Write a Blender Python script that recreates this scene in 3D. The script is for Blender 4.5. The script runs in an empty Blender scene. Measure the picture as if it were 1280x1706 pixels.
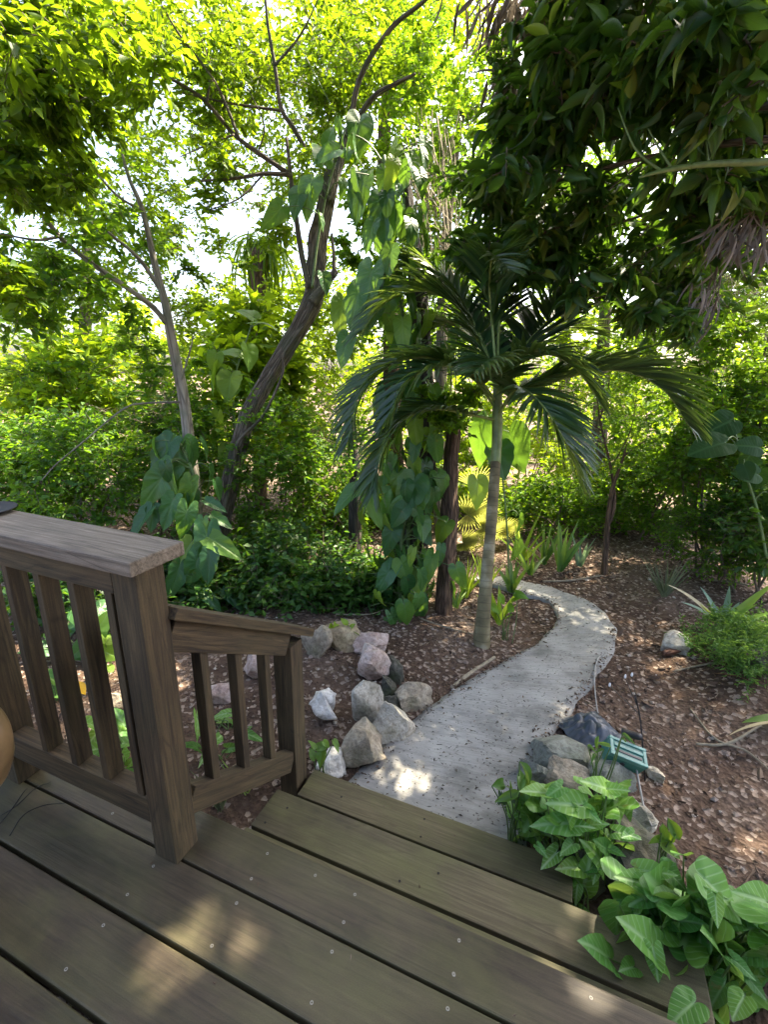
import bpy, bmesh, math, random
import numpy as np
from mathutils import Vector, Matrix, noise

rng = np.random.default_rng(11)
random.seed(5)
sc = bpy.context.scene
COL = sc.collection
PI = math.pi

# ------------------------------------------------------------------ camera model (fitted to the photo)
F, PITCH, ROLL, YAW, EYE = 779.93, 0.283837, 0.015587, 0.384432, np.array([0, 0, 1.55])
def cam_axes():
    f = np.array([-math.sin(YAW) * math.cos(PITCH), math.cos(YAW) * math.cos(PITCH), -math.sin(PITCH)])
    r = np.array([math.cos(YAW), math.sin(YAW), 0.0])
    u = np.cross(r, f)
    return r * math.cos(ROLL) + u * math.sin(ROLL), u * math.cos(ROLL) - r * math.sin(ROLL), f
RX, RU, RF = cam_axes()
def ray(px, py):
    return RX * ((px - 640) / F) - RU * ((py - 853) / F) + RF
def pt(px, py, d):
    return EYE + ray(px, py) * d
def gp(px, py, z=-0.45):
    r = ray(px, py)
    return EYE + r * ((z - EYE[2]) / r[2])
def dep(p):
    return float(np.dot(np.asarray(p) - EYE, RF))

# ------------------------------------------------------------------ mesh helpers
class MB:
    def __init__(s):
        s.v, s.f, s.uv, s.m, s.n = [], [], [], [], 0
    def add(s, v, faces, uv=None, mi=0):
        v = np.asarray(v, float).reshape(-1, 3)
        if uv is None: uv = np.zeros((len(v), 2))
        faces = faces if isinstance(faces, list) else [faces]
        for f in faces:
            f = np.asarray(f, int)
            s.f.append(f + s.n); s.m.append(np.full(len(f), mi))
        s.v.append(v); s.uv.append(np.asarray(uv, float)); s.n += len(v)
        return s
    def build(s, name, mat, parent=None, smooth=True, origin=None):
        V = np.concatenate(s.v); UV = np.concatenate(s.uv)
        if origin is not None: V = V - np.asarray(origin)
        loops = np.concatenate([f.ravel() for f in s.f])
        tot = np.concatenate([np.full(len(f), f.shape[1]) for f in s.f])
        start = np.concatenate([[0], np.cumsum(tot)[:-1]])
        me = bpy.data.meshes.new(name)
        me.vertices.add(len(V)); me.vertices.foreach_set('co', V.astype(np.float32).ravel())
        me.loops.add(len(loops)); me.loops.foreach_set('vertex_index', loops.astype(np.int32))
        me.polygons.add(len(tot)); me.polygons.foreach_set('loop_start', start.astype(np.int32))
        me.polygons.foreach_set('material_index', np.concatenate(s.m).astype(np.int32))
        me.polygons.foreach_set('use_smooth', np.full(len(tot), bool(smooth)))
        l = me.uv_layers.new(name='UVMap')
        l.data.foreach_set('uv', UV[loops].astype(np.float32).ravel())
        me.update(calc_edges=True)
        for m in (mat if isinstance(mat, (list, tuple)) else [mat]): me.materials.append(m)
        o = bpy.data.objects.new(name, me); COL.objects.link(o)
        if parent is not None: o.parent = parent
        return o

def thing(name, label, cat, loc, group=None):
    o = bpy.data.objects.new(name, None); COL.objects.link(o)
    o.empty_display_size = 0.1; o.location = tuple(loc)
    tag(o, label, cat, group); return o
def tag(o, label, cat, group=None, kind=None):
    o['label'] = label; o['category'] = cat
    if group: o['group'] = group
    if kind: o['kind'] = kind
    return o
def nz(a):
    a = np.asarray(a, float)
    return a / np.maximum(np.linalg.norm(a, axis=-1, keepdims=True), 1e-9)

def spline(P, n):
    P = np.asarray(P, float)
    if len(P) == 2: return P[0] + (P[1] - P[0]) * np.linspace(0, 1, n)[:, None]
    Q = np.vstack([2 * P[0] - P[1], P, 2 * P[-1] - P[-2]])
    t = np.linspace(0, len(P) - 1 - 1e-6, n); i = t.astype(int); u = (t - i)[:, None]
    a, b, c, d = Q[i], Q[i + 1], Q[i + 2], Q[i + 3]
    return 0.5 * (2 * b + (c - a) * u + (2 * a - 5 * b + 4 * c - d) * u ** 2 + (3 * b - a - 3 * c + d) * u ** 3)

def tube(mb, P, R, ns=8, rough=0.0, n=None, mi=0, cap=True, ridges=0, fr=9.0):
    P = np.asarray(P, float); R = np.asarray(R, float)
    if n:
        k = np.linspace(0, len(P) - 1, n); R = np.interp(k, np.linspace(0, len(P) - 1, len(R)), R); P = spline(P, n)
    elif len(R) != len(P):
        R = np.interp(np.linspace(0, 1, len(P)), np.linspace(0, 1, len(R)), R)
    T = nz(np.gradient(P, axis=0))
    a = np.array([1.0, 0, 0]) if abs(T[0][0]) < 0.8 else np.array([0, 1.0, 0])
    N = nz(np.cross(T[0], a)); V, U = [], []
    L = np.concatenate([[0], np.cumsum(np.linalg.norm(np.diff(P, axis=0), axis=1))])
    ph = rng.uniform(0, 50)
    for i in range(len(P)):
        N = nz(N - T[i] * np.dot(N, T[i])); B = np.cross(T[i], N)
        for j in range(ns + 1):
            th = 2 * PI * (j % ns) / ns
            dr = N * math.cos(th) + B * math.sin(th)
            k = 1.0
            if rough:
                q = P[i] * fr + dr * 1.3
                k += rough * noise.noise(Vector((q[0] + ph, q[1], q[2] * 0.5)))
                if ridges: k += rough * 0.8 * math.sin(th * ridges + 1.5 * noise.noise(Vector((P[i][2] * 3, ph, 0))) * 3)
            V.append(P[i] + dr * R[i] * k); U.append((j / ns * 2 * PI * max(R.max(), .01), L[i]))
    m = len(P); i, j = np.meshgrid(np.arange(m - 1), np.arange(ns), indexing='ij'); w = ns + 1
    a0 = (i * w + j).ravel(); q = np.stack([a0, a0 + 1, a0 + w + 1, a0 + w], 1)
    fs = [q]
    if cap:
        V.append(P[-1] + T[-1] * R[-1] * .6); U.append((0, L[-1])); c = len(V) - 1; b = (m - 1) * w
        fs.append(np.stack([b + np.arange(ns), b + np.arange(ns) + 1, np.full(ns, c)], 1))
        V.append(P[0]); U.append((0, 0)); c = len(V) - 1
        fs.append(np.stack([np.arange(ns) + 1, np.arange(ns), np.full(ns, c)], 1))
    mb.add(np.array(V), fs, np.array(U), mi)

# ---- leaf templates: (verts x=width(-.5..5) y=length 0..1 z, faces, uv)
def t_simple(fold=.18, wide=.45, droop=.08):
    V = np.array([(0, 0, 0), (.5, wide, fold), (0, 1, -droop), (-.5, wide, fold)])
    return V, [np.array([(0, 1, 2), (0, 2, 3)])], V[:, :2]
def t_ell(n=5, fold=.15, droop=.25, peak=.42, wave=0.0, tipp=1.0):
    V, Fq = [], []
    for i in range(n + 1):
        t = i / n
        w = .5 * math.sin(PI * min(1, t ** (math.log(.5) / math.log(peak)))) ** .8 if 0 < t < 1 else 0.01
        if t > .75: w *= (1 - (t - .75) * tipp)
        z = -droop * t * t; y = t * (1 - .15 * droop * t)
        zz = wave * (1 if i % 2 else -1)
        V += [(-w, y, z + fold * w * 2 + zz), (0, y, z), (w, y, z + fold * w * 2 + zz)]
        if i:
            b = i * 3
            Fq += [(b - 3, b - 2, b + 1, b), (b - 2, b - 1, b + 2, b + 1)]
    V = np.array(V); uv = V[:, :2].copy(); uv[:, 1] = np.repeat(np.linspace(0, 1, n + 1), 3)
    return V, [np.array(Fq)], uv
def t_outline(half, rings=3, fold=.12, droop=.25, wave=.02, nw=5, cy=.1, lob=0.0):
    """half: right-hand outline from the notch (x~0) round the lobe to the tip (0,1)."""
    half = np.array(half, float)
    NH = 33 if lob else 17
    k = np.linspace(0, len(half) - 1, NH)
    h = np.stack([np.interp(k, np.arange(len(half)), half[:, i]) for i in (0, 1)], 1)
    sm = spline(half, NH); h = np.where(np.isfinite(sm), sm, h); h[:, 0] = np.maximum(h[:, 0], 0)
    if lob: h[:, 0] *= 1 + lob * np.sin(np.linspace(0, 13 * PI, NH)) * np.sin(np.linspace(0, PI, NH))
    left = h[::-1][1:-1] * [-1, 1]
    O = np.vstack([h, left]); m = len(O)
    c = np.array([0, cy])
    V = [(0, cy)]
    for r in range(1, rings + 1):
        V += [tuple(c + (o - c) * r / rings) for o in O]
    V = np.array(V)
    ang = np.arctan2(V[:, 0], V[:, 1] - cy); rr = np.hypot(V[:, 0], V[:, 1] - cy)
    z = fold * np.abs(V[:, 0]) * 1.6 - droop * V[:, 1] ** 2 * np.where(V[:, 1] > 0, .8, 1.2) - .35 * droop * rr ** 2 + wave * np.sin(ang * nw + 1) * rr * 2
    V3 = np.column_stack([V, z])
    fs = [np.array([(0, 1 + i, 1 + (i + 1) % m) for i in range(m)])[:, ::-1]]
    q = []
    for r in range(rings - 1):
        a = 1 + r * m; b = a + m
        q += [(a + i, a + (i + 1) % m, b + (i + 1) % m, b + i) for i in range(m)]
    fs.append(np.array(q))
    return V3, fs, V.copy()
HEART = [(0, .0), (.025, -.13), (.12, -.21), (.25, -.20), (.37, -.10), (.43, .10), (.40, .32), (.30, .56), (.17, .78), (.06, .93), (0, 1)]
ARROW = [(0, .02), (.035, -.16), (.12, -.33), (.21, -.37), (.30, -.30), (.32, -.06), (.34, .14), (.30, .38), (.20, .64), (.08, .86), (0, 1)]
LONGH = [(0, .0), (.02, -.11), (.08, -.18), (.17, -.19), (.25, -.10), (.28, .10), (.27, .34), (.22, .58), (.13, .80), (.05, .93), (0, 1)]
MONST = [(0, .0), (.03, -.10), (.13, -.17), (.30, -.16), (.46, .02), (.5, .2), (.48, .4), (.38, .62), (.22, .82), (.08, .95), (0, 1)]

def inst(mb, tmpl, pos, d, nrm, L, W, mi=0):
    TV, TF, TU = tmpl
    pos = np.asarray(pos, float); n = len(pos); d = nz(d)
    x = nz(np.cross(d, nrm)); z = np.cross(x, d)
    L = np.broadcast_to(np.asarray(L, float), (n,)); W = np.broadcast_to(np.asarray(W, float), (n,))
    V = pos[:, None] + (TV[None, :, 0, None] * W[:, None, None] * x[:, None] + TV[None, :, 1, None] * L[:, None, None] * d[:, None] + TV[None, :, 2, None] * L[:, None, None] * z[:, None])
    nv = len(TV); off = (np.arange(n) * nv)[:, None, None]
    mb.add(V.reshape(-1, 3), [(f[None] + off).reshape(-1, f.shape[1]) for f in TF], np.tile(TU, (n, 1)), mi)

SUN_AZ, SUN_EL = math.atan2(.42, .91), math.radians(56)
TS = np.array([math.sin(SUN_AZ) * math.cos(SUN_EL), math.cos(SUN_AZ) * math.cos(SUN_EL), math.sin(SUN_EL)])
# gaps in the canopy that let the few sun flecks of the photo through: ground point, radius
GAPS = [(gp(280, 1615, 0), .22), (gp(318, 1588, 0), .18), (gp(375, 1556, 0), .17), (gp(640, 1306, -.44), .18), (gp(690, 1300, -.44), .18), (gp(785, 1192, -.44), .17), (gp(838, 1192, -.44), .14),
        (gp(735, 1216, -.44), .12), (gp(930, 1185, -.44), .17), (gp(985, 1084, -.44), .10), (gp(978, 1112, -.44), .10), (gp(1095, 1112, -.45), .17), (gp(1130, 1105, -.45), .15), (gp(1110, 1290, -.45), .13),
        (gp(1000, 1685, 0), .16), (gp(915, 1562, -.18), .13), (gp(965, 1555, -.18), .15), (gp(200, 893, 1.076), .10), (gp(1262, 1395, -.45), .16), (gp(730, 1215, -.44), .12),
        (pt(790, 850, 6.0), .55), (pt(800, 800, 6.1), .5), (pt(900, 800, 6.8), .9), (pt(960, 640, 3.5), .2), (pt(1190, 600, 5.0), .95), (pt(1110, 720, 5.4), .8), (pt(1240, 480, 4.8), .9), (pt(1260, 660, 4.7), .6), (pt(540, 820, 5.2), .7), (pt(150, 770, 4.8), .6), (pt(910, 700, 7.0), .8)]
def gap_mask(pos):
    keep = np.ones(len(pos), bool)
    for p, r in GAPS:
        v = pos - p; t = v @ TS; q = np.linalg.norm(v - t[:, None] * TS, axis=1)
        keep &= ~((q < r * .68) & (t > .5))
    return keep
def rdir(n):
    return nz(rng.normal(size=(n, 3)))

def sprays(mb, tw, C, R, twigs, per, ll, wr, tmpls, droop=.3, flat=.6, out=None, squash=.8, tlen=1.0, trad=.0035, up=0.15, mi=0, tmi=0):
    """Clumps of leafy twigs: C (n,3) clump centres, R (n,) radii."""
    C = np.asarray(C, float).reshape(-1, 3); n = len(C); R = np.broadcast_to(np.asarray(R, float), (n,))
    c = np.repeat(C, twigs, 0); r = np.repeat(R, twigs); m = len(c)
    d = rdir(m); d[:, 2] = d[:, 2] * squash + up
    if out is not None: d = d + .6 * nz(c - np.asarray(out))
    d = nz(d); s = c + rdir(m) * (r * rng.uniform(0, .55, m))[:, None]
    ln = r * rng.uniform(.5, 1.1, m) * tlen
    sag = -droop * .5
    t = (np.arange(per) + .6) / per
    pos = s[:, None] + d[:, None] * (ln[:, None] * t)[..., None]
    pos[..., 2] += sag * (ln[:, None] * t ** 2)
    pos = pos + rng.normal(size=pos.shape) * (r * .03)[:, None, None]
    side = nz(np.cross(d, [0, 0, 1.0]) + 1e-6)
    sg = np.where(np.arange(per) % 2, 1, -1)[None, :, None]
    ld = d[:, None] * .75 + side[:, None] * sg * .9 + rng.normal(size=(m, per, 3)) * .35
    ld[..., 2] -= droop
    nr = np.array([0, 0, 1.0]) * flat + rng.normal(size=(m, per, 3)) * .45
    pos = pos.reshape(-1, 3); ld = ld.reshape(-1, 3); nr = nr.reshape(-1, 3)
    kp = gap_mask(pos); pos, ld, nr = pos[kp], ld[kp], nr[kp]
    L = ll * rng.uniform(.6, 1.25, len(pos))
    k = rng.integers(0, len(tmpls), len(pos))
    for q, tm in enumerate(tmpls):
        w = k == q
        if w.any(): inst(mb, tm, pos[w], ld[w], nr[w], L[w], L[w] * wr * rng.uniform(.8, 1.2, w.sum()), mi)
    if tw is not None:
        e = s + d * ln[:, None]; e[:, 2] += sag * ln
        mid = (s + e) / 2; mid[:, 2] -= sag * ln * .25
        a = np.cross(d, [0, 0, 1.0]); a = nz(a + 1e-6); b = np.cross(d, a)
        ang = np.array([0, 2.1, 4.2])
        V = []
        for p, rad in ((s, trad), (mid, trad * .8), (e, trad * .35)):
            V.append(p[:, None] + rad * (a[:, None] * np.cos(ang)[None, :, None] + b[:, None] * np.sin(ang)[None, :, None]))
        V = np.stack(V, 1).reshape(-1, 3); o9 = (np.arange(m) * 9)[:, None, None]
        q = np.array([(l * 3 + i, l * 3 + (i + 1) % 3, l * 3 + 3 + (i + 1) % 3, l * 3 + 3 + i) for l in range(2) for i in range(3)])
        tw.add(V, [(q[None] + o9).reshape(-1, 4)], None, tmi)

# ------------------------------------------------------------------ materials
def mk(name):
    m = bpy.data.materials.new(name); m.use_nodes = True
    nt = m.node_tree; nt.nodes.clear()
    def N(t, **k):
        n = nt.nodes.new('ShaderNode' + t)
        for a, b in k.items():
            if a.startswith('i_'):
                key = a[2:]; key = int(key) if key.isdigit() else key.replace('_', ' ')
                n.inputs[key].default_value = b
            else: setattr(n, a, b)
        return n
    def Lk(a, ao, b, bi):
        nt.links.new(a.outputs[ao], b.inputs[bi])
    return m, N, Lk
def ramp(N, stops, mode='LINEAR'):
    r = N('ValToRGB'); cr = r.color_ramp; cr.interpolation = mode
    while len(cr.elements) < len(stops): cr.elements.new(.5)
    for e, (p, c) in zip(cr.elements, stops):
        e.position = p; e.color = (*c, 1) if len(c) == 3 else c
    return r

def leaf_mat(name, cols, trans=(.30, .42, .04), tf=.38, rough=.42, spec=.5, veins=None, vcol=(.35, .5, .25), vn=9, vs=.55, vw=.06, spots=None):
    m, N, L = mk(name)
    geo = N('NewGeometry')
    st = [(i / max(1, len(cols) - 1), c) for i, c in enumerate(cols)]
    rp = ramp(N, st); L(geo, 'Random Per Island', rp, 0)
    tc = N('TexCoord'); no = N('TexNoise', i_Scale=2.2, i_Detail=3.0); L(tc, 'Object', no, 'Vector')
    hs = N('HueSaturation'); L(rp, 0, hs, 'Color')
    mr = N('MapRange', i_3=.75, i_4=1.3); L(no, 0, mr, 0); L(mr, 0, hs, 'Value')
    colout = (hs, 0)
    if veins:
        sx = N('SeparateXYZ'); L(tc, 'UV', sx, 0)
        ab = N('Math', operation='ABSOLUTE'); L(sx, 0, ab, 0)
        # lateral veins
        mu = N('Math', operation='MULTIPLY', i_1=vs); L(ab, 0, mu, 0)
        su = N('Math', operation='SUBTRACT'); L(sx, 1, su, 0); L(mu, 0, su, 1)
        m2 = N('Math', operation='MULTIPLY', i_1=float(vn)); L(su, 0, m2, 0)
        fr = N('Math', operation='FRACT'); L(m2, 0, fr, 0)
        s5 = N('Math', operation='SUBTRACT', i_1=.5); L(fr, 0, s5, 0)
        a5 = N('Math', operation='ABSOLUTE'); L(s5, 0, a5, 0)
        lat = N('MapRange', i_1=.5, i_2=.5 - vw * 2.2, i_3=.75, i_4=0.); L(a5, 0, lat, 0)
        latc = N('Math', operation='SUBTRACT', i_0=.5); 
        mid = N('MapRange', i_1=vw * .25, i_2=vw * .7, i_3=1., i_4=0.); L(ab, 0, mid, 0)
        mx = N('Math', operation='MAXIMUM'); L(lat, 0, mx, 0); L(mid, 0, mx, 1)
        vv = N('MapRange', i_3=veins * .25, i_4=veins * 1.15); L(geo, 'Random Per Island', vv, 0); mm = N('Math', operation='MULTIPLY'); L(mx, 0, mm, 0); L(vv, 0, mm, 1)
        mc = N('Mix', data_type='RGBA'); L(mm, 0, mc, 0); L(hs, 0, mc, 6); mc.inputs[7].default_value = (*vcol, 1)
        colout = (mc, 2)
    if spots:
        n4 = N('TexNoise', i_Scale=17., i_Detail=4., i_Roughness=.6); L(tc, 'Object', n4, 'Vector')
        r4 = ramp(N, [(.66, (0, 0, 0)), (.70, (spots,) * 3)]); L(n4, 0, r4, 0)
        m6 = N('Mix', data_type='RGBA'); L(r4, 0, m6, 0); L(*colout, m6, 6); m6.inputs[7].default_value = (.17, .12, .035, 1); colout = (m6, 2)
    bs = N('BsdfPrincipled', i_Roughness=rough); bs.inputs['Specular IOR Level'].default_value = spec
    L(*colout, bs, 'Base Color')
    if veins:
        bp = N('Bump', i_Strength=.35, i_Distance=.004); L(mx, 0, bp, 'Height'); L(bp, 0, bs, 'Normal')
    tl = N('BsdfTranslucent')
    tm = N('Mix', data_type='RGBA', blend_type='MULTIPLY'); tm.inputs[0].default_value = 1.0
    tm.inputs[6].default_value = (*trans, 1)
    mr2 = N('MapRange', i_3=.55, i_4=1.25); L(geo, 'Random Per Island', mr2, 0)
    cx = N('CombineXYZ'); L(mr2, 0, cx, 0); L(mr2, 0, cx, 1); L(mr2, 0, cx, 2); L(cx, 0, tm, 7)
    L(tm, 2, tl, 0)
    ms = N('MixShader'); ms.inputs[0].default_value = tf; L(bs, 0, ms, 1); L(tl, 0, ms, 2)
    out = N('OutputMaterial'); L(ms, 0, out, 0)
    return m

def bark_mat(name, c1, c2, scale=1.0, bump=.5, moss=None):
    m, N, L = mk(name)
    tc = N('TexCoord'); mp = N('Mapping'); mp.inputs['Scale'].default_value = (14 * scale, 2.4 * scale, 1)
    L(tc, 'UV', mp, 0)
    n1 = N('TexNoise', i_Scale=2.5, i_Detail=8.0, i_Roughness=.65, i_Distortion=.6); L(mp, 0, n1, 'Vector')
    v = N('TexVoronoi', i_Scale=1.8, feature='DISTANCE_TO_EDGE'); L(mp, 0, v, 'Vector')
    n2 = N('TexNoise', i_Scale=4.0, i_Detail=3.0); L(tc, 'Object', n2, 'Vector')
    rp = ramp(N, [(.3, c1), (.68, c2)]); L(n1, 0, rp, 0)
    mx = N('Mix', data_type='RGBA', blend_type='MULTIPLY'); mx.inputs[0].default_value = .8
    L(rp, 0, mx, 6); rv = ramp(N, [(.0, (.35, .32, .3)), (.16, (1, 1, 1))]); L(v, 0, rv, 0); L(rv, 0, mx, 7)
    fin = (mx, 2)
    if moss:
        m3 = N('Mix', data_type='RGBA'); rr = ramp(N, [(.5, (0, 0, 0)), (.62, (.8, .8, .8))]); L(n2, 0, rr, 0); L(rr, 0, m3, 0)
        L(mx, 2, m3, 6); m3.inputs[7].default_value = (*moss, 1); fin = (m3, 2)
    ad = N('Math', operation='ADD'); L(n1, 0, ad, 0); L(rv, 0, ad, 1)
    bp = N('Bump', i_Strength=bump, i_Distance=.02); L(ad, 0, bp, 'Height')
    bs = N('BsdfPrincipled', i_Roughness=.85); L(*fin, bs, 'Base Color'); L(bp, 0, bs, 'Normal')
    out = N('OutputMaterial'); L(bs, 0, out, 0)
    return m

def wood_mat(name, c1, c2, green=0.0, stain=.5, rough=.6, grain=.6, crack=.55):
    """Weathered boards; grain runs along local X."""
    m, N, L = mk(name)
    tc = N('TexCoord'); oi = N('ObjectInfo')
    ml = N('Math', operation='MULTIPLY', i_1=37.0); L(oi, 'Random', ml, 0)
    cx = N('CombineXYZ'); L(ml, 0, cx, 0); L(ml, 0, cx, 1); L(ml, 0, cx, 2)
    va = N('VectorMath', operation='ADD'); L(tc, 'Object', va, 0); L(cx, 0, va, 1)
    mp = N('Mapping'); mp.inputs['Scale'].default_value = (1.6, 26, 26); L(va, 0, mp, 0)
    g = N('TexNoise', i_Scale=2.0, i_Detail=7.0, i_Roughness=.6, i_Distortion=1.2); L(mp, 0, g, 'Vector')
    mp2 = N('Mapping'); mp2.inputs['Scale'].default_value = (4.0, 110, 110); L(va, 0, mp2, 0)
    g2 = N('TexNoise', i_Scale=1.0, i_Detail=3.0); L(mp2, 0, g2, 'Vector')
    rp = ramp(N, [(.32, c1), (.66, c2)]); L(g, 0, rp, 0)
    b = N('TexNoise', i_Scale=3.2, i_Detail=5.0, i_Roughness=.6); L(va, 0, b, 'Vector')
    rb = ramp(N, [(.33, (.42, .39, .37)), (.5, (.95, .93, .9)), (.66, (1.25, 1.22, 1.18))]); L(b, 0, rb, 0)
    mx = N('Mix', data_type='RGBA', blend_type='MULTIPLY'); mx.inputs[0].default_value = stain; L(rp, 0, mx, 6); L(rb, 0, mx, 7)
    r2 = ramp(N, [(.36, (.5, .47, .45)), (.52, (1.0, 1.0, 1.0)), (.68, (1.2, 1.2, 1.2))]); L(g2, 0, r2, 0)
    m2 = N('Mix', data_type='RGBA', blend_type='MULTIPLY'); m2.inputs[0].default_value = grain; L(mx, 2, m2, 6); L(r2, 0, m2, 7)
    # drying cracks along the grain
    mpc = N('Mapping'); mpc.inputs['Scale'].default_value = (1.1, 20, 20); L(va, 0, mpc, 0)
    vc = N('TexVoronoi', i_Scale=1.3, feature='DISTANCE_TO_EDGE'); L(mpc, 0, vc, 'Vector')
    rc = ramp(N, [(.0, (.25, .22, .2)), (.022, (1, 1, 1))]); L(vc, 0, rc, 0)
    mk_ = N('Mix', data_type='RGBA', blend_type='MULTIPLY'); mk_.inputs[0].default_value = crack; L(m2, 2, mk_, 6); L(rc, 0, mk_, 7); m2 = mk_
    # algae and wear
    b2 = N('TexNoise', i_Scale=4.0, i_Detail=6.0, i_Roughness=.62, i_Distortion=.4)
    mp3 = N('Mapping'); mp3.inputs['Location'].default_value = (7, 3, 1); mp3.inputs['Scale'].default_value = (.6, 1.2, 1.2); L(va, 0, mp3, 0); L(mp3, 0, b2, 'Vector')
    rg = ramp(N, [(.42, (0, 0, 0)), (.66, (1, 1, 1))]); L(b2, 0, rg, 0)
    gm = N('Math', operation='MULTIPLY', i_1=green); L(rg, 0, gm, 0)
    m3 = N('Mix', data_type='RGBA'); L(gm, 0, m3, 0); L(m2, 2, m3, 6); m3.inputs[7].default_value = (.13, .13, .045, 1)
    # knots
    vk = N('TexVoronoi', i_Scale=1.0); mp4 = N('Mapping'); mp4.inputs['Scale'].default_value = (2.2, 7, 7); L(va, 0, mp4, 0); L(mp4, 0, vk, 'Vector')
    rk = ramp(N, [(.03, (.3, .26, .24)), (.085, (1, 1, 1))]); L(vk, 0, rk, 0)
    m4 = N('Mix', data_type='RGBA', blend_type='MULTIPLY'); m4.inputs[0].default_value = .55; L(m3, 2, m4, 6); L(rk, 0, m4, 7)
    ad = N('Math', operation='ADD'); L(g, 0, ad, 0); L(g2, 0, ad, 1)
    bp = N('Bump', i_Strength=.4, i_Distance=.003); L(ad, 0, bp, 'Height')
    ng = N('TexNoise', i_Scale=420., i_Detail=3., i_Roughness=.7); L(tc, 'Object', ng, 'Vector')
    rgn = ramp(N, [(.34, (.62, .6, .58)), (.5, (1, 1, 1)), (.68, (1.25, 1.24, 1.2))]); L(ng, 0, rgn, 0)
    m5 = N('Mix', data_type='RGBA', blend_type='MULTIPLY'); m5.inputs[0].default_value = .7; L(m4, 2, m5, 6); L(rgn, 0, m5, 7); m4 = m5
    bs = N('BsdfPrincipled'); L(m4, 2, bs, 'Base Color'); L(bp, 0, bs, 'Normal')
    mr = N('MapRange', i_3=rough - .12, i_4=rough + .2); L(b, 0, mr, 0); L(mr, 0, bs, 'Roughness')
    out = N('OutputMaterial'); L(bs, 0, out, 0)
    return m

def rock_mat(name, c1, c2, c3, moss=0.0):
    m, N, L = mk(name)
    tc = N('TexCoord'); oi = N('ObjectInfo')
    va = N('VectorMath', operation='ADD'); L(tc, 'Object', va, 0); ml = N('Math', operation='MULTIPLY', i_1=19.); L(oi, 'Random', ml, 0)
    cx = N('CombineXYZ'); L(ml, 0, cx, 0); L(ml, 0, cx, 1); L(va, 0, va, 0) if False else None; L(cx, 0, va, 1)
    n1 = N('TexNoise', i_Scale=9.0, i_Detail=9.0, i_Roughness=.68); L(va, 0, n1, 'Vector')
    n2 = N('TexNoise', i_Scale=45.0, i_Detail=5.0, i_Roughness=.7); L(va, 0, n2, 'Vector')
    rp = ramp(N, [(.3, c1), (.5, c2), (.7, c3)]); L(n1, 0, rp, 0)
    r2 = ramp(N, [(.36, (.45, .42, .38)), (.55, (1, 1, 1))]); L(n2, 0, r2, 0)
    mx = N('Mix', data_type='RGBA', blend_type='MULTIPLY'); mx.inputs[0].default_value = .7; L(rp, 0, mx, 6); L(r2, 0, mx, 7)
    n3 = N('TexNoise', i_Scale=6.0, i_Detail=6.0); L(tc, 'Object', n3, 'Vector')
    rm = ramp(N, [(.5, (0, 0, 0)), (.68, (1, 1, 1))]); L(n3, 0, rm, 0); mm = N('Math', operation='MULTIPLY', i_1=moss); L(rm, 0, mm, 0)
    m3 = N('Mix', data_type='RGBA'); L(mm, 0, m3, 0); L(mx, 2, m3, 6); m3.inputs[7].default_value = (.10, .13, .04, 1)
    ad = N('Math', operation='ADD'); L(n1, 0, ad, 0); L(n2, 0, ad, 1)
    bp = N('Bump', i_Strength=.7, i_Distance=.012); L(ad, 0, bp, 'Height')
    bs = N('BsdfPrincipled', i_Roughness=.85); L(m3, 2, bs, 'Base Color'); L(bp, 0, bs, 'Normal')
    out = N('OutputMaterial'); L(bs, 0, out, 0)
    return m

def plain(name, c, rough=.5, metal=0., nscale=30., var=.25, bump=.15):
    m, N, L = mk(name)
    tc = N('TexCoord'); n = N('TexNoise', i_Scale=nscale, i_Detail=5.); L(tc, 'Object', n, 'Vector')
    rp = ramp(N, [(.3, tuple(x * (1 - var) for x in c)), (.7, tuple(min(1, x * (1 + var)) for x in c))]); L(n, 0, rp, 0)
    bs = N('BsdfPrincipled', i_Roughness=rough, i_Metallic=metal); L(rp, 0, bs, 'Base Color')
    bp = N('Bump', i_Strength=bump, i_Distance=.003); L(n, 0, bp, 'Height'); L(bp, 0, bs, 'Normal')
    out = N('OutputMaterial'); L(bs, 0, out, 0)
    return m

def island_mat(name, stops, rough=.8, spec=.3):
    m, N, L = mk(name)
    g = N('NewGeometry'); rp = ramp(N, stops); L(g, 'Random Per Island', rp, 0)
    tc = N('TexCoord'); n = N('TexNoise', i_Scale=60., i_Detail=3.); L(tc, 'Object', n, 'Vector')
    mr = N('MapRange', i_3=.6, i_4=1.4); L(n, 0, mr, 0)
    hs = N('HueSaturation'); L(rp, 0, hs, 'Color'); L(mr, 0, hs, 'Value')
    bs = N('BsdfPrincipled', i_Roughness=rough); bs.inputs['Specular IOR Level'].default_value = spec; L(hs, 0, bs, 'Base Color')
    out = N('OutputMaterial'); L(bs, 0, out, 0)
    return m

M = {}
M['deck'] = wood_mat('deck_wood', (.046, .034, .020), (.082, .064, .038), green=.40, stain=.85, rough=.5, grain=.3, crack=.25)
M['tread'] = wood_mat('tread_wood', (.085, .070, .037), (.140, .118, .064), green=.6, stain=.75, rough=.6, grain=.35, crack=.35)
M['rail'] = wood_mat('rail_wood', (.027, .017, .0075), (.098, .067, .032), green=.10, stain=.5, rough=.7)
M['cap'] = wood_mat('cap_wood', (.13, .104, .076), (.26, .215, .165), green=.05, stain=.5, rough=.75)
M['dark_wood'] = wood_mat('dark_wood', (.02, .014, .010), (.05, .036, .025), green=.1, stain=.7, rough=.7)
M['bark_dark'] = bark_mat('rough_dark_bark', (.060, .048, .037), (.26, .215, .17), 1.0, .9, moss=(.085, .09, .06))
M['bark_pale'] = bark_mat('smooth_pale_bark', (.17, .15, .12), (.36, .33, .28), .6, .35, moss=(.16, .17, .12))
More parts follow.
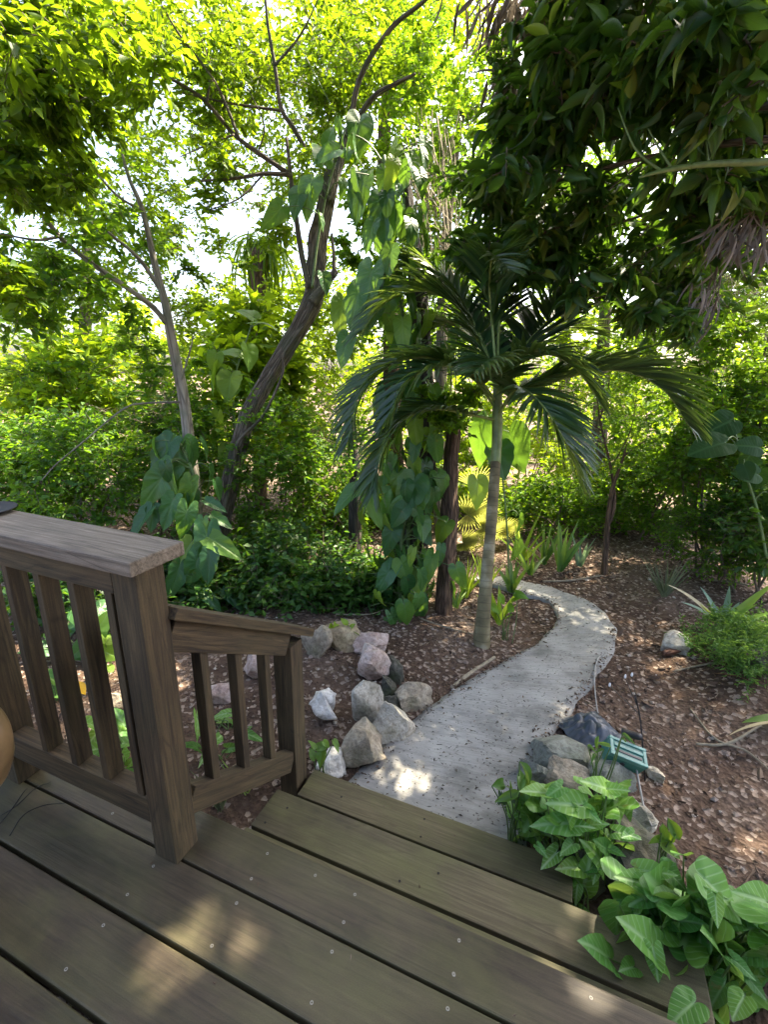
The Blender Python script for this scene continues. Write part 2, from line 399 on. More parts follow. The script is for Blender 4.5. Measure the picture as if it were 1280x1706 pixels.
M['bark_brown'] = bark_mat('shaggy_brown_bark', (.055, .034, .02), (.20, .12, .075), 1.1, 1.0)
M['bark_black'] = bark_mat('damp_black_bark', (.02, .016, .012), (.07, .055, .04), 1.0, .8)
M['twig'] = plain('twig_bark', (.115, .09, .062), .85, 0, 40, .35)
M['twig_pale'] = plain('pale_twig_bark', (.27, .23, .16), .85, 0, 40, .3)
M['vine'] = plain('vine_stem', (.20, .165, .12), .8, 0, 50, .3)
M['petiole'] = plain('green_stem', (.10, .16, .045), .5, 0, 30, .25)
M['palm_trunk'] = None
M['small'] = leaf_mat('small_green_leaf', [(.030, .092, .008), (.050, .138, .012), (.090, .180, .018)], (.28, .50, .015), .40, .55, .25)
M['olive'] = leaf_mat('olive_canopy_leaf', [(.028, .075, .007), (.050, .120, .010), (.100, .165, .014)], (.34, .52, .012), .42, .55, .25)
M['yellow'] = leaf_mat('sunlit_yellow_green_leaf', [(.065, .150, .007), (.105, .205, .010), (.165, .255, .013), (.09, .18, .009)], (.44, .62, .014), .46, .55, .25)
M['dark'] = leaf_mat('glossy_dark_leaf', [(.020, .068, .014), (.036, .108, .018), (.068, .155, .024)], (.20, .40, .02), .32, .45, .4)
M['hedge'] = leaf_mat('dark_hedge_leaf', [(.028, .090, .011), (.050, .138, .015), (.090, .190, .020)], (.28, .52, .016), .38, .5, .3)
M['bush'] = leaf_mat('bright_bush_leaf', [(.055, .155, .012), (.088, .215, .017), (.140, .265, .024)], (.36, .58, .02), .40, .5, .3)
M['mango'] = leaf_mat('large_drooping_leaf', [(.010, .038, .008), (.016, .056, .010), (.024, .072, .012), (.036, .094, .015), (.020, .064, .011), (.052, .116, .017), (.028, .078, .013), (.18, .19, .02)], (.17, .34, .018), .30, .42, .4, veins=.3, spots=.5, vcol=(.10, .17, .05), vn=11, vs=.7, vw=.05)
M['philo'] = leaf_mat('philodendron_leaf', [(.024, .092, .028), (.040, .130, .038), (.072, .180, .034)], (.22, .42, .03), .30, .36, .5, veins=.5, spots=.6, vcol=(.16, .28, .11), vn=8, vs=.55, vw=.05)
M['round'] = leaf_mat('round_dark_leaf', [(.008, .034, .010), (.012, .048, .013)], (.10, .22, .02), .2, .6, .12, veins=.6, vcol=(.05, .12, .04), vn=9, vs=.4, vw=.08)
M['philo_pale'] = leaf_mat('young_philodendron_leaf', [(.065, .17, .03), (.10, .22, .035), (.16, .25, .04)], (.40, .58, .03), .40, .42, .4, veins=.5, vcol=(.22, .34, .12), vn=8, vs=.55, vw=.05)
M['syng'] = leaf_mat('arrowhead_vine_leaf', [(.060, .20, .034), (.100, .275, .044), (.175, .345, .050), (.085, .24, .04)], (.36, .58, .08), .34, .45, .35, veins=.8, spots=.7, vcol=(.44, .60, .32), vn=5.5, vs=.75, vw=.09)
M['syng_big'] = leaf_mat('large_arrowhead_leaf', [(.045, .165, .032), (.072, .225, .040), (.120, .285, .045), (.060, .19, .036)], (.34, .54, .08), .32, .45, .35, veins=.75, spots=.7, vcol=(.36, .52, .27), vn=6, vs=.75, vw=.075)
M['frond'] = leaf_mat('palm_leaflet', [(.016, .050, .020), (.025, .070, .025), (.038, .092, .027)], (.26, .38, .045), .28, .36, .55)
M['frond_dark'] = leaf_mat('dark_palm_leaflet', [(.012, .030, .014), (.02, .042, .018), (.028, .055, .02)], (.08, .13, .02), .2, .45, .4)
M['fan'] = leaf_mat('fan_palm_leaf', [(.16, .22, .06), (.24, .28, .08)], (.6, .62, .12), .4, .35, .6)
M['strap'] = leaf_mat('strap_leaf', [(.045, .14, .03), (.08, .19, .035), (.13, .23, .04)], (.36, .54, .06), .36, .40, .5)
M['blue_strap'] = leaf_mat('blue_green_strap_leaf', [(.10, .19, .13), (.15, .25, .17)], (.3, .45, .2), .28, .4, .5)
M['yellow_strap'] = leaf_mat('yellow_green_strap_leaf', [(.18, .32, .02), (.26, .40, .03)], (.55, .7, .05), .4, .4, .5)
M['dry_strap'] = leaf_mat('dry_strap_leaf', [(.38, .33, .20), (.48, .42, .28)], (.4, .35, .2), .25, .6, .3)
M['spike'] = leaf_mat('grey_green_spike_leaf', [(.07, .09, .045), (.12, .14, .07)], (.25, .3, .1), .25, .5, .4)
M['dead'] = leaf_mat('grey_dead_leaf', [(.10, .085, .075), (.17, .15, .135), (.26, .235, .21)], (.2, .17, .13), .2, .75, .2)
M['yellow_leaf'] = leaf_mat('fallen_yellow_leaf', [(.75, .42, .02), (.8, .5, .03)], (.8, .5, .03), .3, .5)
M['fern'] = leaf_mat('feathery_fern_leaf', [(.035, .11, .03), (.06, .16, .035), (.09, .20, .05)], (.28, .48, .06), .36, .5, .3)
M['limestone'] = rock_mat('pale_limestone', (.28, .25, .19), (.50, .46, .38), (.66, .62, .54), .3)
M['pink_rock'] = rock_mat('pinkish_limestone', (.34, .23, .19), (.52, .40, .345), (.64, .56, .50), .12)
M['brown_rock'] = rock_mat('brown_rock', (.17, .14, .10), (.36, .30, .22), (.52, .46, .36), .3)
M['grey_rock'] = rock_mat('grey_slab_rock', (.13, .135, .115), (.23, .24, .20), (.33, .34, .29), .3)
M['dark_rock'] = rock_mat('dark_and_shaded_rock', (.035, .035, .026), (.08, .078, .058), (.14, .13, .10), .5)  # dark stone; on the rock behind the pink one, shade put into colour
M['white_rock'] = rock_mat('white_coral_rock', (.48, .44, .38), (.68, .65, .60), (.8, .78, .74), .05)
M['shell'] = rock_mat('bleached_shell', (.60, .53, .44), (.78, .75, .70), (.85, .83, .80), .03)
M['litter'] = island_mat('leaf_litter', [(0, (.036, .021, .013)), (.3, (.078, .048, .031)), (.6, (.128, .086, .058)), (.88, (.185, .135, .094)), (.97, (.215, .165, .12)), (1, (.20, .12, .05))])
M['debris'] = island_mat('path_debris', [(0, (.05, .042, .033)), (.5, (.10, .08, .06)), (1, (.19, .14, .09))])
M['gravel'] = island_mat('gravel_chips', [(0, (.11, .072, .055)), (.5, (.20, .145, .115)), (.85, (.33, .275, .23)), (1, (.48, .43, .38))])

def ground_mat():
    m, N, L = mk('reddish_garden_soil')
    tc = N('TexCoord')
    n1 = N('TexNoise', i_Scale=1.1, i_Detail=6., i_Roughness=.6); L(tc, 'Object', n1, 'Vector')
    n2 = N('TexNoise', i_Scale=26., i_Detail=8., i_Roughness=.7); L(tc, 'Object', n2, 'Vector')
    v = N('TexVoronoi', i_Scale=42.); L(tc, 'Object', v, 'Vector')
    rp = ramp(N, [(.3, (.060, .038, .027)), (.5, (.112, .074, .053)), (.7, (.172, .126, .097))]); L(n1, 0, rp, 0)
    r2 = ramp(N, [(.3, (.42, .38, .36)), (.55, (1, 1, 1)), (.75, (1.35, 1.3, 1.25))]); L(n2, 0, r2, 0)
    mx = N('Mix', data_type='RGBA', blend_type='MULTIPLY'); mx.inputs[0].default_value = .9; L(rp, 0, mx, 6); L(r2, 0, mx, 7)
    sp = N('SeparateColor'); L(v, 1, sp, 0)
    rv = ramp(N, [(.80, (0, 0, 0)), (.86, (.7, .7, .7))]); L(sp, 0, rv, 0)
    m2 = N('Mix', data_type='RGBA'); L(rv, 0, m2, 0); L(mx, 2, m2, 6); m2.inputs[7].default_value = (.36, .29, .235, 1)
    ad = N('Math', operation='ADD'); L(n2, 0, ad, 0); L(v, 0, ad, 1)
    bp = N('Bump', i_Strength=.8, i_Distance=.02); L(ad, 0, bp, 'Height')
    bs = N('BsdfPrincipled', i_Roughness=.95); bs.inputs['Specular IOR Level'].default_value = .2
    L(m2, 2, bs, 'Base Color'); L(bp, 0, bs, 'Normal')
    out = N('OutputMaterial'); L(bs, 0, out, 0); return m
def path_mat():
    m, N, L = mk('brushed_grey_concrete')
    tc = N('TexCoord')
    n1 = N('TexNoise', i_Scale=3.0, i_Detail=7., i_Roughness=.62); L(tc, 'Object', n1, 'Vector')
    mp = N('Mapping'); mp.inputs['Scale'].default_value = (2.6, 17, 1); L(tc, 'UV', mp, 0)
    n2 = N('TexNoise', i_Scale=1.6, i_Detail=9., i_Roughness=.72, i_Distortion=.9); L(mp, 0, n2, 'Vector')
    v = N('TexVoronoi', i_Scale=64., feature='F1'); mpv = N('Mapping'); mpv.inputs['Scale'].default_value = (.55, 1.1, 1); L(tc, 'UV', mpv, 0)
    nd = N('TexNoise', i_Scale=14., i_Detail=4.); L(tc, 'UV', nd, 'Vector')
    va = N('VectorMath', operation='MULTIPLY_ADD'); L(nd, 1, va, 0); va.inputs[1].default_value = (.05, .05, .05); L(mpv, 0, va, 2); L(va, 0, v, 'Vector')
    rp = ramp(N, [(.28, (.13, .13, .118)), (.48, (.29, .285, .265)), (.72, (.40, .395, .37))]); L(n1, 0, rp, 0)
    r2 = ramp(N, [(.32, (.55, .55, .54)), (.5, (1, 1, 1)), (.7, (1.12, 1.12, 1.12))]); L(n2, 0, r2, 0)
    mx = N('Mix', data_type='RGBA', blend_type='MULTIPLY'); mx.inputs[0].default_value = .75; L(rp, 0, mx, 6); L(r2, 0, mx, 7)
    sep = N('SeparateColor'); L(v, 1, sep, 0)
    pit = N('MapRange', i_1=.12, i_2=.26, i_3=1., i_4=0.); L(v, 0, pit, 0)
    sel = N('MapRange', i_1=.42, i_2=.5); L(sep, 0, sel, 0)
    pm = N('Math', operation='MULTIPLY'); L(pit, 0, pm, 0); L(sel, 0, pm, 1)
    m2 = N('Mix', data_type='RGBA'); L(pm, 0, m2, 0); L(mx, 2, m2, 6); m2.inputs[7].default_value = (.06, .055, .048, 1)
    inv = N('Math', operation='MULTIPLY', i_1=-2.0); L(pm, 0, inv, 0)
    ad = N('Math', operation='ADD'); L(n2, 0, ad, 0); L(inv, 0, ad, 1)
    bp = N('Bump', i_Strength=.55, i_Distance=.008); L(ad, 0, bp, 'Height')
    bs = N('BsdfPrincipled', i_Roughness=.9); bs.inputs['Specular IOR Level'].default_value = .25
    L(m2, 2, bs, 'Base Color'); L(bp, 0, bs, 'Normal')
    out = N('OutputMaterial'); L(bs, 0, out, 0); return m
def palm_trunk_mat():
    m, N, L = mk('ringed_palm_bark')
    tc = N('TexCoord'); sx = N('SeparateXYZ'); L(tc, 'UV', sx, 0)
    n = N('TexNoise', i_Scale=7., i_Detail=6.); L(tc, 'Object', n, 'Vector')
    a = N('Math', operation='MULTIPLY_ADD', i_1=.05); L(n, 0, a, 0); L(sx, 1, a, 2)
    b = N('Math', operation='MULTIPLY', i_1=17.); L(a, 0, b, 0); fr = N('Math', operation='FRACT'); L(b, 0, fr, 0)
    rr = ramp(N, [(0, (.45, .42, .38)), (.10, (1, 1, 1)), (.9, (1.05, 1.05, 1)), (1, (.6, .57, .52))]); L(fr, 0, rr, 0)
    rp = ramp(N, [(.3, (.085, .070, .034)), (.52, (.18, .15, .075)), (.74, (.40, .36, .25))]); L(n, 0, rp, 0)
    mx = N('Mix', data_type='RGBA', blend_type='MULTIPLY'); mx.inputs[0].default_value = .8; L(rp, 0, mx, 6); L(rr, 0, mx, 7)
    bp = N('Bump', i_Strength=.5, i_Distance=.008); L(fr, 0, bp, 'Height')
    bs = N('BsdfPrincipled', i_Roughness=.75); L(mx, 2, bs, 'Base Color'); L(bp, 0, bs, 'Normal')
    out = N('OutputMaterial'); L(bs, 0, out, 0); return m
M['ground'] = ground_mat(); M['path'] = path_mat(); M['palm_trunk'] = palm_trunk_mat()
M['shaft'] = plain('green_crownshaft', (.20, .26, .09), .4, 0, 12, .35)
M['rachis'] = plain('frond_rachis', (.20, .26, .07), .45, 0, 25, .25)
M['metal'] = plain('worn_screw_metal', (.34, .32, .28), .45, .7, 80, .2)
M['nail'] = plain('dark_nail_head', (.02, .018, .016), .6, .3, 80, .2)
M['black'] = plain('black_plastic', (.018, .018, .02), .4, 0, 40, .3)
M['green_box'] = plain('teal_green_plastic', (.03, .15, .12), .38, 0, 25, .3)
M['green_lid'] = plain('pale_teal_plastic', (.09, .24, .20), .35, 0, 25, .2)
M['sheet'] = plain('dark_blue_plastic_sheet', (.05, .062, .08), .38, 0, 9, .4, .1)
M['bulb'] = plain('clear_bulb_plastic', (.75, .75, .78), .15, 0, 20, .05)
M['cable'] = plain('grey_cable', (.32, .31, .29), .6, 0, 30, .2)
M['chair'] = plain('varnished_tan_wood', (.21, .135, .062), .38, 0, 9, .4)
M['cushion'] = plain('brown_cushion_cloth', (.16, .10, .07), .9, 0, 90, .2)
M['dish'] = plain('dark_ceramic', (.006, .006, .006), .75, 0, 30, .3)
M['root'] = bark_mat('red_brown_root', (.10, .045, .03), (.30, .15, .10), .8, .7)
M['coconut'] = rock_mat('coconut_husk', (.25, .18, .11), (.42, .33, .20), (.55, .46, .30), .25)

# ------------------------------------------------------------------ leaf templates
S1, S2, S3 = t_simple(.16, .42, .08), t_simple(.22, .5, .16), t_simple(.08, .46, .02)
SM = [S1, S2, S3]
E1, E2, E3 = t_ell(5, .16, .22, .42), t_ell(5, .10, .5, .38), t_ell(5, .22, .1, .46)
EL = [E1, E2, E3]
LN1, LN2, LN3 = t_ell(6, .18, .35, .36), t_ell(6, .12, .7, .34), t_ell(6, .22, .15, .4)
LAN = [LN1, LN2, LN3]
H1, H2, H3 = t_outline(HEART, 4, .14, .28, .018, 5), t_outline(HEART, 4, .05, .55, .02, 7), t_outline(HEART, 4, .24, .1, .018, 6, lob=.05)
A1, A2, A3 = t_outline(ARROW, 3, .16, .22, .03, 5), t_outline(ARROW, 3, .08, .4, .035, 7), t_outline(ARROW, 3, .22, .12, .03, 6)
G1, G2, G3 = t_outline(LONGH, 4, .16, .25, .018, 9, lob=.07), t_outline(LONGH, 4, .07, .5, .02, 11, lob=.05), t_outline(LONGH, 4, .24, .12, .016, 8, lob=.09)
G4 = t_outline(ARROW, 4, .12, .35, .018, 9, lob=.05)

# ------------------------------------------------------------------ ground, path
PL = [(581, 1296), (646, 1234), (682, 1202), (747, 1154), (800, 1121), (860, 1090), (893, 1070), (915, 1050), (927, 1030), (925, 1013), (912, 1002), (888, 993), (860, 985), (835, 976), (808, 970), (780, 966)]
PR = [(880, 1420), (872, 1350), (889, 1290), (908, 1240), (935, 1205), (960, 1170), (990, 1130), (1012, 1098), (1024, 1072), (1026, 1045), (1006, 1017), (967, 994), (920, 978), (872, 967), (840, 960), (810, 955)]
ZP = -0.44
pl = np.array([gp(x, y, ZP) for x, y in PL]); pr = np.array([gp(x, y, ZP) for x, y in PR])
pl = np.vstack([[-1.0, 1.35, ZP], pl]); pr = np.vstack([[0.02, 1.35, ZP], pr])
def resample(P, n):
    Q = spline(P, 400); L = np.concatenate([[0], np.cumsum(np.linalg.norm(np.diff(Q, axis=0), axis=1))])
    return np.stack([np.interp(np.linspace(0, L[-1], n), L, Q[:, k]) for k in range(3)], 1)
NP_ = 150
pls, prs = resample(pl, NP_), resample(pr, NP_)
POLY = np.vstack([pls[:, :2], prs[::-1, :2]])
def in_path(x, y, grow=0.0):
    x = np.asarray(x); y = np.asarray(y); ins = np.zeros(x.shape, bool); n = len(POLY)
    for i in range(n):
        x1, y1 = POLY[i]; x2, y2 = POLY[(i + 1) % n]
        c = ((y1 > y) != (y2 > y)) & (x < (x2 - x1) * (y - y1) / (y2 - y1 + 1e-12) + x1)
        ins ^= c
    return ins
def gz(x, y):
    x = np.asarray(x, float); y = np.asarray(y, float)
    h = -.475 + .016 * np.sin(x * 1.7 + .4) * np.cos(y * 1.3) + .012 * np.sin(x * 4.1 + y * 3.3) + .008 * np.sin(x * 9.3 - y * 7.1 + 1) + .005 * np.sin(x * 19 + y * 23)
    h = h + .22 * np.exp(-(((x - 1.55) / .5) ** 2 + ((y - 3.3) / .6) ** 2))          # bank at the right
    h = h + .06 * np.exp(-(((x + 1.6) / .7) ** 2 + ((y - 2.7) / .6) ** 2))            # raised bed at the left
    far = np.clip((np.hypot(x, y) - 7.5) / 20, 0, 1)
    return h - far * 1.2
def axis(lo, a, b, hi, step):
    core = np.arange(a, b, step)
    def tail(s, e):
        r, c, g = [], s, step
        while abs(c - e) > 1e-6 and (c - e) * (s - e) > 0:
            g *= 1.22; c = c + g * (1 if e > s else -1); r.append(c)
        return r
    return np.concatenate([tail(a, lo)[::-1], core, tail(b, hi)])
gx, gy = axis(-400, -4.6, 3.2, 400, .045), axis(-60, 1.2, 7.2, 500, .045)
X, Y = np.meshgrid(gx, gy, indexing='ij'); Zg = gz(X, Y)
nx, ny = X.shape; i, j = np.meshgrid(np.arange(nx - 1), np.arange(ny - 1), indexing='ij'); a0 = (i * ny + j).ravel()
micro = np.array([noise.noise(Vector((x * 9, y * 9, 3))) * .012 + noise.noise(Vector((x * 22, y * 22, 8))) * .008 for x, y in zip(X.ravel(), Y.ravel())])
under = in_path(X.ravel(), Y.ravel())
Zf = Zg.ravel() + np.where(np.hypot(X.ravel(), Y.ravel()) < 14, micro, 0)
Zf = np.where(under, np.minimum(Zf, ZP - .03), Zf)
mb = MB(); mb.add(np.column_stack([X.ravel(), Y.ravel(), Zf]), np.stack([a0, a0 + ny, a0 + ny + 1, a0 + 1], 1))
g = mb.build('ground', M['ground']); tag(g, 'reddish brown garden soil strewn with dead leaves', 'ground', kind='structure')

# path slab: brushed concrete ribbon with joints
NC = 16; joints = set(int(k) for k in (22, 41, 60, 77, 92, 101, 116, 131))
Vt, Uv = [], []
Lc = np.concatenate([[0], np.cumsum(np.linalg.norm(np.diff((pls + prs) / 2, axis=0), axis=1))])
for k in range(NP_):
    for c in range(NC + 1):
        t = c / NC; p = pls[k] * (1 - t) + prs[k] * t
        e = (pls[k] - prs[k]) / np.linalg.norm(pls[k] - prs[k])
        if c in (0, NC): p = p + e * (.03 * noise.noise(Vector((p[0] * 6, p[1] * 6, 1))) + .008 * noise.noise(Vector((p[0] * 25, p[1] * 25, 1))))
        z = ZP + .006 * noise.noise(Vector((p[0] * 3, p[1] * 3, 5))) + .003 * noise.noise(Vector((p[0] * 14, p[1] * 14, 2)))
        if c in (0, NC): z -= .007
        if k in joints: z -= .004
        Vt.append((p[0], p[1], z)); Uv.append((t * np.linalg.norm(pls[k] - prs[k]), Lc[k]))
Vt = np.array(Vt); w = NC + 1; fs = []
i, j = np.meshgrid(np.arange(NP_ - 1), np.arange(NC), indexing='ij'); a0 = (i * w + j).ravel()
top = np.stack([a0, a0 + 1, a0 + w + 1, a0 + w], 1)
bl = Vt.copy(); bl[:, 2] = ZP - .11; nb = len(Vt)
sides = []
for k in range(NP_ - 1):
    for c, fl in ((0, False), (NC, True)):
        q = (k * w + c, k * w + c + w, nb + k * w + c + w, nb + k * w + c)
        sides.append(q if not fl else q[::-1])
mb = MB(); mb.add(np.vstack([Vt, bl]), [top, np.array(sides)], np.vstack([Uv, Uv]))
p = mb.build('path', M['path']); tag(p, 'curving grey concrete garden path with brushed surface', 'path', kind='structure')

# ------------------------------------------------------------------ carpentry
def board(name, mat, L, W, T, parent, loc, rot=None, bev=.004, seg=2):
    """A board of length L along local X, W along Y, T along Z, centred at loc; rot = 3x3 matrix or None."""
    bm = bmesh.new(); bmesh.ops.create_cube(bm, size=1)
    for v in bm.verts: v.co = Vector((v.co.x * L, v.co.y * W, v.co.z * T))
    bmesh.ops.bevel(bm, geom=list(bm.edges), offset=bev, segments=seg, affect='EDGES', profile=.6)
    cuts = max(1, int(L / .12))
    me = bpy.data.meshes.new(name); bm.to_mesh(me); bm.free()
    for p_ in me.polygons: p_.use_smooth = False
    me.materials.append(mat)
    o = bpy.data.objects.new(name, me); COL.objects.link(o); o.parent = parent
    Mx = Matrix.Translation(Vector(loc))
    if rot is not None: Mx = Mx @ rot.to_4x4()
    o.matrix_local = Mx
    return o
RZ = Matrix.Rotation(PI / 2, 3, 'Z')                      # along Y
RV = Matrix.Rotation(-PI / 2, 3, 'Y')                     # along Z

deck = thing('wooden_deck', 'dark weathered timber deck of wide boards in the foreground', 'deck', (-.8, 0, 0))
def dk(x, y, z): return (x + .8, y, z)
rows = [(.920, .163), (.7375, .184), (.5415, .184), (.3455, .184), (.1495, .184), (-.0465, .184), (-.2425, .184)]
for yc, wd in rows:
    yj = random.uniform(-.001, .001)
    board('plank', M['deck'], 6.4, wd, .038, deck, dk(-1.2 + random.uniform(-.05, .05) if yc < .9 else -1.2, yc + yj, -.019 + random.uniform(-.0015, .0015)), bev=.005)
board('fascia', M['rail'], 6.3, .03, .11, deck, dk(-1.2, .962, -.096))
for jx in (-3.2, -2.55, -1.95, -1.25, -.62, .05, .7, 1.3): board('joist', M['dark_wood'], 1.3, .04, .14, deck, dk(jx, .27, -.112), RZ)
board('ledger', M['dark_wood'], 6.2, .04, .26, deck, dk(-1.2, .90, -.17))
def screw(parent, p, off, head=True):
    mb = MB(); r = .0046
    a = np.linspace(0, 2 * PI, 13)[:-1]
    rings = [(r, .0000), (r, .0012), (r * .62, .0016), (r * .45, .0004)]
    V = np.array([(math.cos(t) * q, math.sin(t) * q, z) for q, z in rings for t in a]); n = 12
    q = np.array([(k * n + i, k * n + (i + 1) % n, (k + 1) * n + (i + 1) % n, (k + 1) * n + i) for k in range(3) for i in range(n)])
    mb.add(V, [q, np.array([[3 * n + i for i in range(n)]])])
    mb.m[-1][:] = 1
    o = mb.build('screw' if head else 'nail', [M['metal'] if head else M['nail'], M['nail']], parent)
    o.location = (p[0] - off[0], p[1] - off[1], p[2] - off[2] + .0002); return o
SC = [(335, 538), (264, 650), (198, 758), (724, 720), (674, 843), (622, 974), (532, 1200), (1187, 925), (1164, 1076), (1137, 1227), (88, 948), (548, 635)]
spx = [(320 + x / 2.667, 1220 + y / 2.667) for x, y in SC] + [(x / 2.816, 1100 + y / 2.816) for x, y in ((528, 718), (598, 1098), (485, 1242), (720, 965), (310, 1448))] + [(765, 1566), (756, 1622), (746, 1680), (985, 1662)]
for x, y in spx: screw(deck, gp(x, y, 0.0), (-.8, 0, 0))

steps = thing('wooden_steps', 'two greenish timber steps leading from deck to path', 'steps', (-.4, 1.3, -.47))
def st(x, y, z): return (x + .4, y - 1.3, z + .47)
XL, XR = -1.018, .16
def tread(xl, xr, y0, y1, z):
    o = board('tread_board', M['tread'], xr - xl, y1 - y0, .038, steps, st((xl + xr) / 2, (y0 + y1) / 2, z - .019), bev=.005); return o
tread(XL - .012, .55, .985, 1.133, -.18)
tread(XL, .56, 1.146, 1.330, -.18)
tread(XL - .015, .36, 1.305, 1.468, -.36)
tread(XL - .002, .20, 1.478, 1.640, -.36)
board('riser_board', M['dark_wood'], 1.5, .03, .135, steps, st(-.25, 1.27, -.27))
board('riser_board', M['dark_wood'], 1.2, .03, .07, steps, st(-.42, 1.61, -.436))
for sx in (-.985, -.45, .12):
    mb = MB()
    prof = np.array([(.985, -.219), (1.33, -.219), (1.33, -.399), (1.60, -.399), (1.60, -.50), (.985, -.50)])
    x0, x1 = sx - .02, sx + .02
    V = [(x0, y, z) for y, z in prof] + [(x1, y, z) for y, z in prof]
    n = 6; q = np.array([(i, (i + 1) % n, n + (i + 1) % n, n + i) for i in range(n)])
    mb.add(np.array(V), [q, np.array([list(range(n))[::-1], list(range(n, 2 * n))])])
    mb.build('stringer', M['dark_wood'], steps, smooth=False, origin=(-.4, 1.3, -.47))
for x, y in ((423, 335), (325, 400), (1095, 625), (923, 660)): screw(steps, gp(320 + x / 2.667, 1220 + y / 2.667, -.18), (-.4, 1.3, -.47), False)
for x, y in ((664, 286), (1033, 384), (1017, 463)): screw(steps, gp(320 + x / 2.667, 1220 + y / 2.667, -.36), (-.4, 1.3, -.47), False)

rl = thing('porch_railing', 'brown timber porch railing with broad flat cap along the deck edge', 'railing', (-1.088, .858, 0))
def ra(x, y, z): return (x + 1.088, y - .858, z)
board('post', M['rail'], 1.033, .094, .094, rl, ra(-1.088, .861, .5165), RV, bev=.004)
board('post', M['rail'], 1.033, .094, .094, rl, ra(-1.89, .815 + .045, .5165), RV, bev=.004)
board('cap_rail', M['cap'], 3.0, .185, .042, rl, ra(-2.525, .8825, 1.055), bev=.005)
board('top_rail', M['rail'], .70, .040, .078, rl, ra(-1.4885, .836, .993))
board('top_rail', M['rail'], .80, .040, .078, rl, ra(-2.34, .836, .993))
board('bottom_rail', M['rail'], .702, .062, .100, rl, ra(-1.4885, .848, .182))
board('bottom_rail', M['rail'], .80, .062, .100, rl, ra(-2.34, .848, .182))
for bx in (-1.168, -1.323, -1.478, -1.633, -1.79, -2.05, -2.2, -2.35):
    if bx == -1.79: continue
    board('baluster', M['rail'], .722, .058, .030, rl, ra(bx, .848, .593), RV, bev=.003)

sr = thing('stair_railing', 'short sloping timber handrail beside the wooden steps', 'railing', (-1.088, 1.56, -.47))
def sa(x, y, z): return (x + 1.088, y - 1.56, z + .47)
slope = math.atan(.625)
RS = Matrix.Rotation(-slope, 3, 'X') @ RZ           # along +Y, going down
def sloped(name, mat, y0, z0, y1, W, T, xo=-1.085):
    z1 = z0 - (y1 - y0) * .625; L = math.hypot(y1 - y0, z1 - z0)
    return board(name, mat, L, W, T, sr, sa(xo, (y0 + y1) / 2, (z0 + z1) / 2), RS, bev=.004)
sloped('handrail', M['rail'], .910, .872, 1.672, .135, .036)
sloped('top_rail', M['rail'], .910, .800, 1.507, .040, .105, -1.066)
sloped('bottom_rail', M['rail'], .910, .165, 1.507, .048, .095, -1.075)
board('post', M['rail'], .87, .094, .094, sr, sa(-1.089, 1.558, -.47 + .435), RV, bev=.004)
for by in (1.035, 1.198, 1.364):
    zt = .79 - (by - .91) * .625 - .055; zb = .165 - (by - .91) * .625 + .05
    o = board('baluster', M['rail'], zt - zb + .05, .034, .042, sr, sa(-1.075, by, (zt + zb) / 2), RV, bev=.003)

ct = thing('shade_blocker', 'unseen dark timber wall and eave added to shade the railing', 'shade blocker', (1.4, -2, -.45))  # unseen, added to keep light off the right-facing railing sides
def cb(n, m, L, W, T, x, y, z, **k): return board(n, m, L, W, T, ct, (x - 1.4, y + 2, z + .45), RZ, **k)
for k in range(19): cb('blocker_board', M['dark_wood'], 4.3, .03, .178, 1.32, -2.0, -.34 + k * .18)
cb('blocker_post', M['dark_wood'], .12, .12, 3.4, 1.34, .18, 1.2)
cb('blocker_roof', M['dark_wood'], 4.9, 1.5, .05, 1.30, -2.0, 2.62)
cb('fascia', M['dark_wood'], 4.9, .03, .16, .53, -2.0, 2.58)
# dish on the railing, armchair, twigs on deck
def lathe(mb, prof, n=28, mi=0, ctr=(0, 0, 0)):
    a = np.linspace(0, 2 * PI, n + 1)[:-1]
    V = np.array([(math.cos(t) * r + ctr[0], math.sin(t) * r + ctr[1], z + ctr[2]) for r, z in prof for t in a]); m = len(prof)
    mb.add(V, [np.array([(k * n + i, k * n + (i + 1) % n, (k + 1) * n + (i + 1) % n, (k + 1) * n + i) for k in range(m - 1) for i in range(n)])], None, mi)
dloc = gp(-34, 853, 1.079)
mb = MB(); lathe(mb, [(.001, .006), (.035, .004), (.045, 0), (.06, .002), (.085, .006), (.105, .010), (.108, .012), (.104, .0135), (.085, .009), (.06, .007), (.001, .006)])
o = mb.build('dish', M['dish']); o.location = (dloc[0], dloc[1], 1.0765); o.rotation_euler = (.0, .0, 0)
tag(o, 'dark shallow dish resting on the railing cap at the left edge', 'dish')

CHX = -.034
ch = thing('wooden_armchair', 'tan varnished wooden armchair with rounded arm at the left edge', 'chair', (-1.62, .3, 0))
co = (-1.62, .3, 0); ch.location.x += CHX; ch.location.z += 0
for ay in (.545, .02):
    mb = MB(); tube(mb, [(-2.0, ay, .60), (-1.75, ay, .63), (-1.5, ay, .675), (-1.38, ay, .69), (-1.302, ay, .655), (-1.295, ay, .58), (-1.335, ay, .49), (-1.40, ay, .42), (-1.50, ay, .33)], [.032, .036, .043, .050, .052, .050, .042, .032, .027], 20, n=60)
    mb.build('arm', M['chair'], ch, origin=co)
    mb = MB(); tube(mb, [(-1.49, ay, .34), (-1.56, ay, .15), (-1.57, ay, 0)], [.027, .026, .022], 16, n=12); mb.build('leg', M['chair'], ch, origin=co)
    mb = MB(); tube(mb, [(-1.95, ay, 1.0), (-1.98, ay, .6), (-1.94, ay, .3), (-1.98, ay, 0)], [.02, .027, .027, .022], 14, n=20); mb.build('leg', M['chair'], ch, origin=co)
board('seat', M['chair'], .60, .48, .03, ch, (-1.64 + 1.62, .28 - .3, .42))
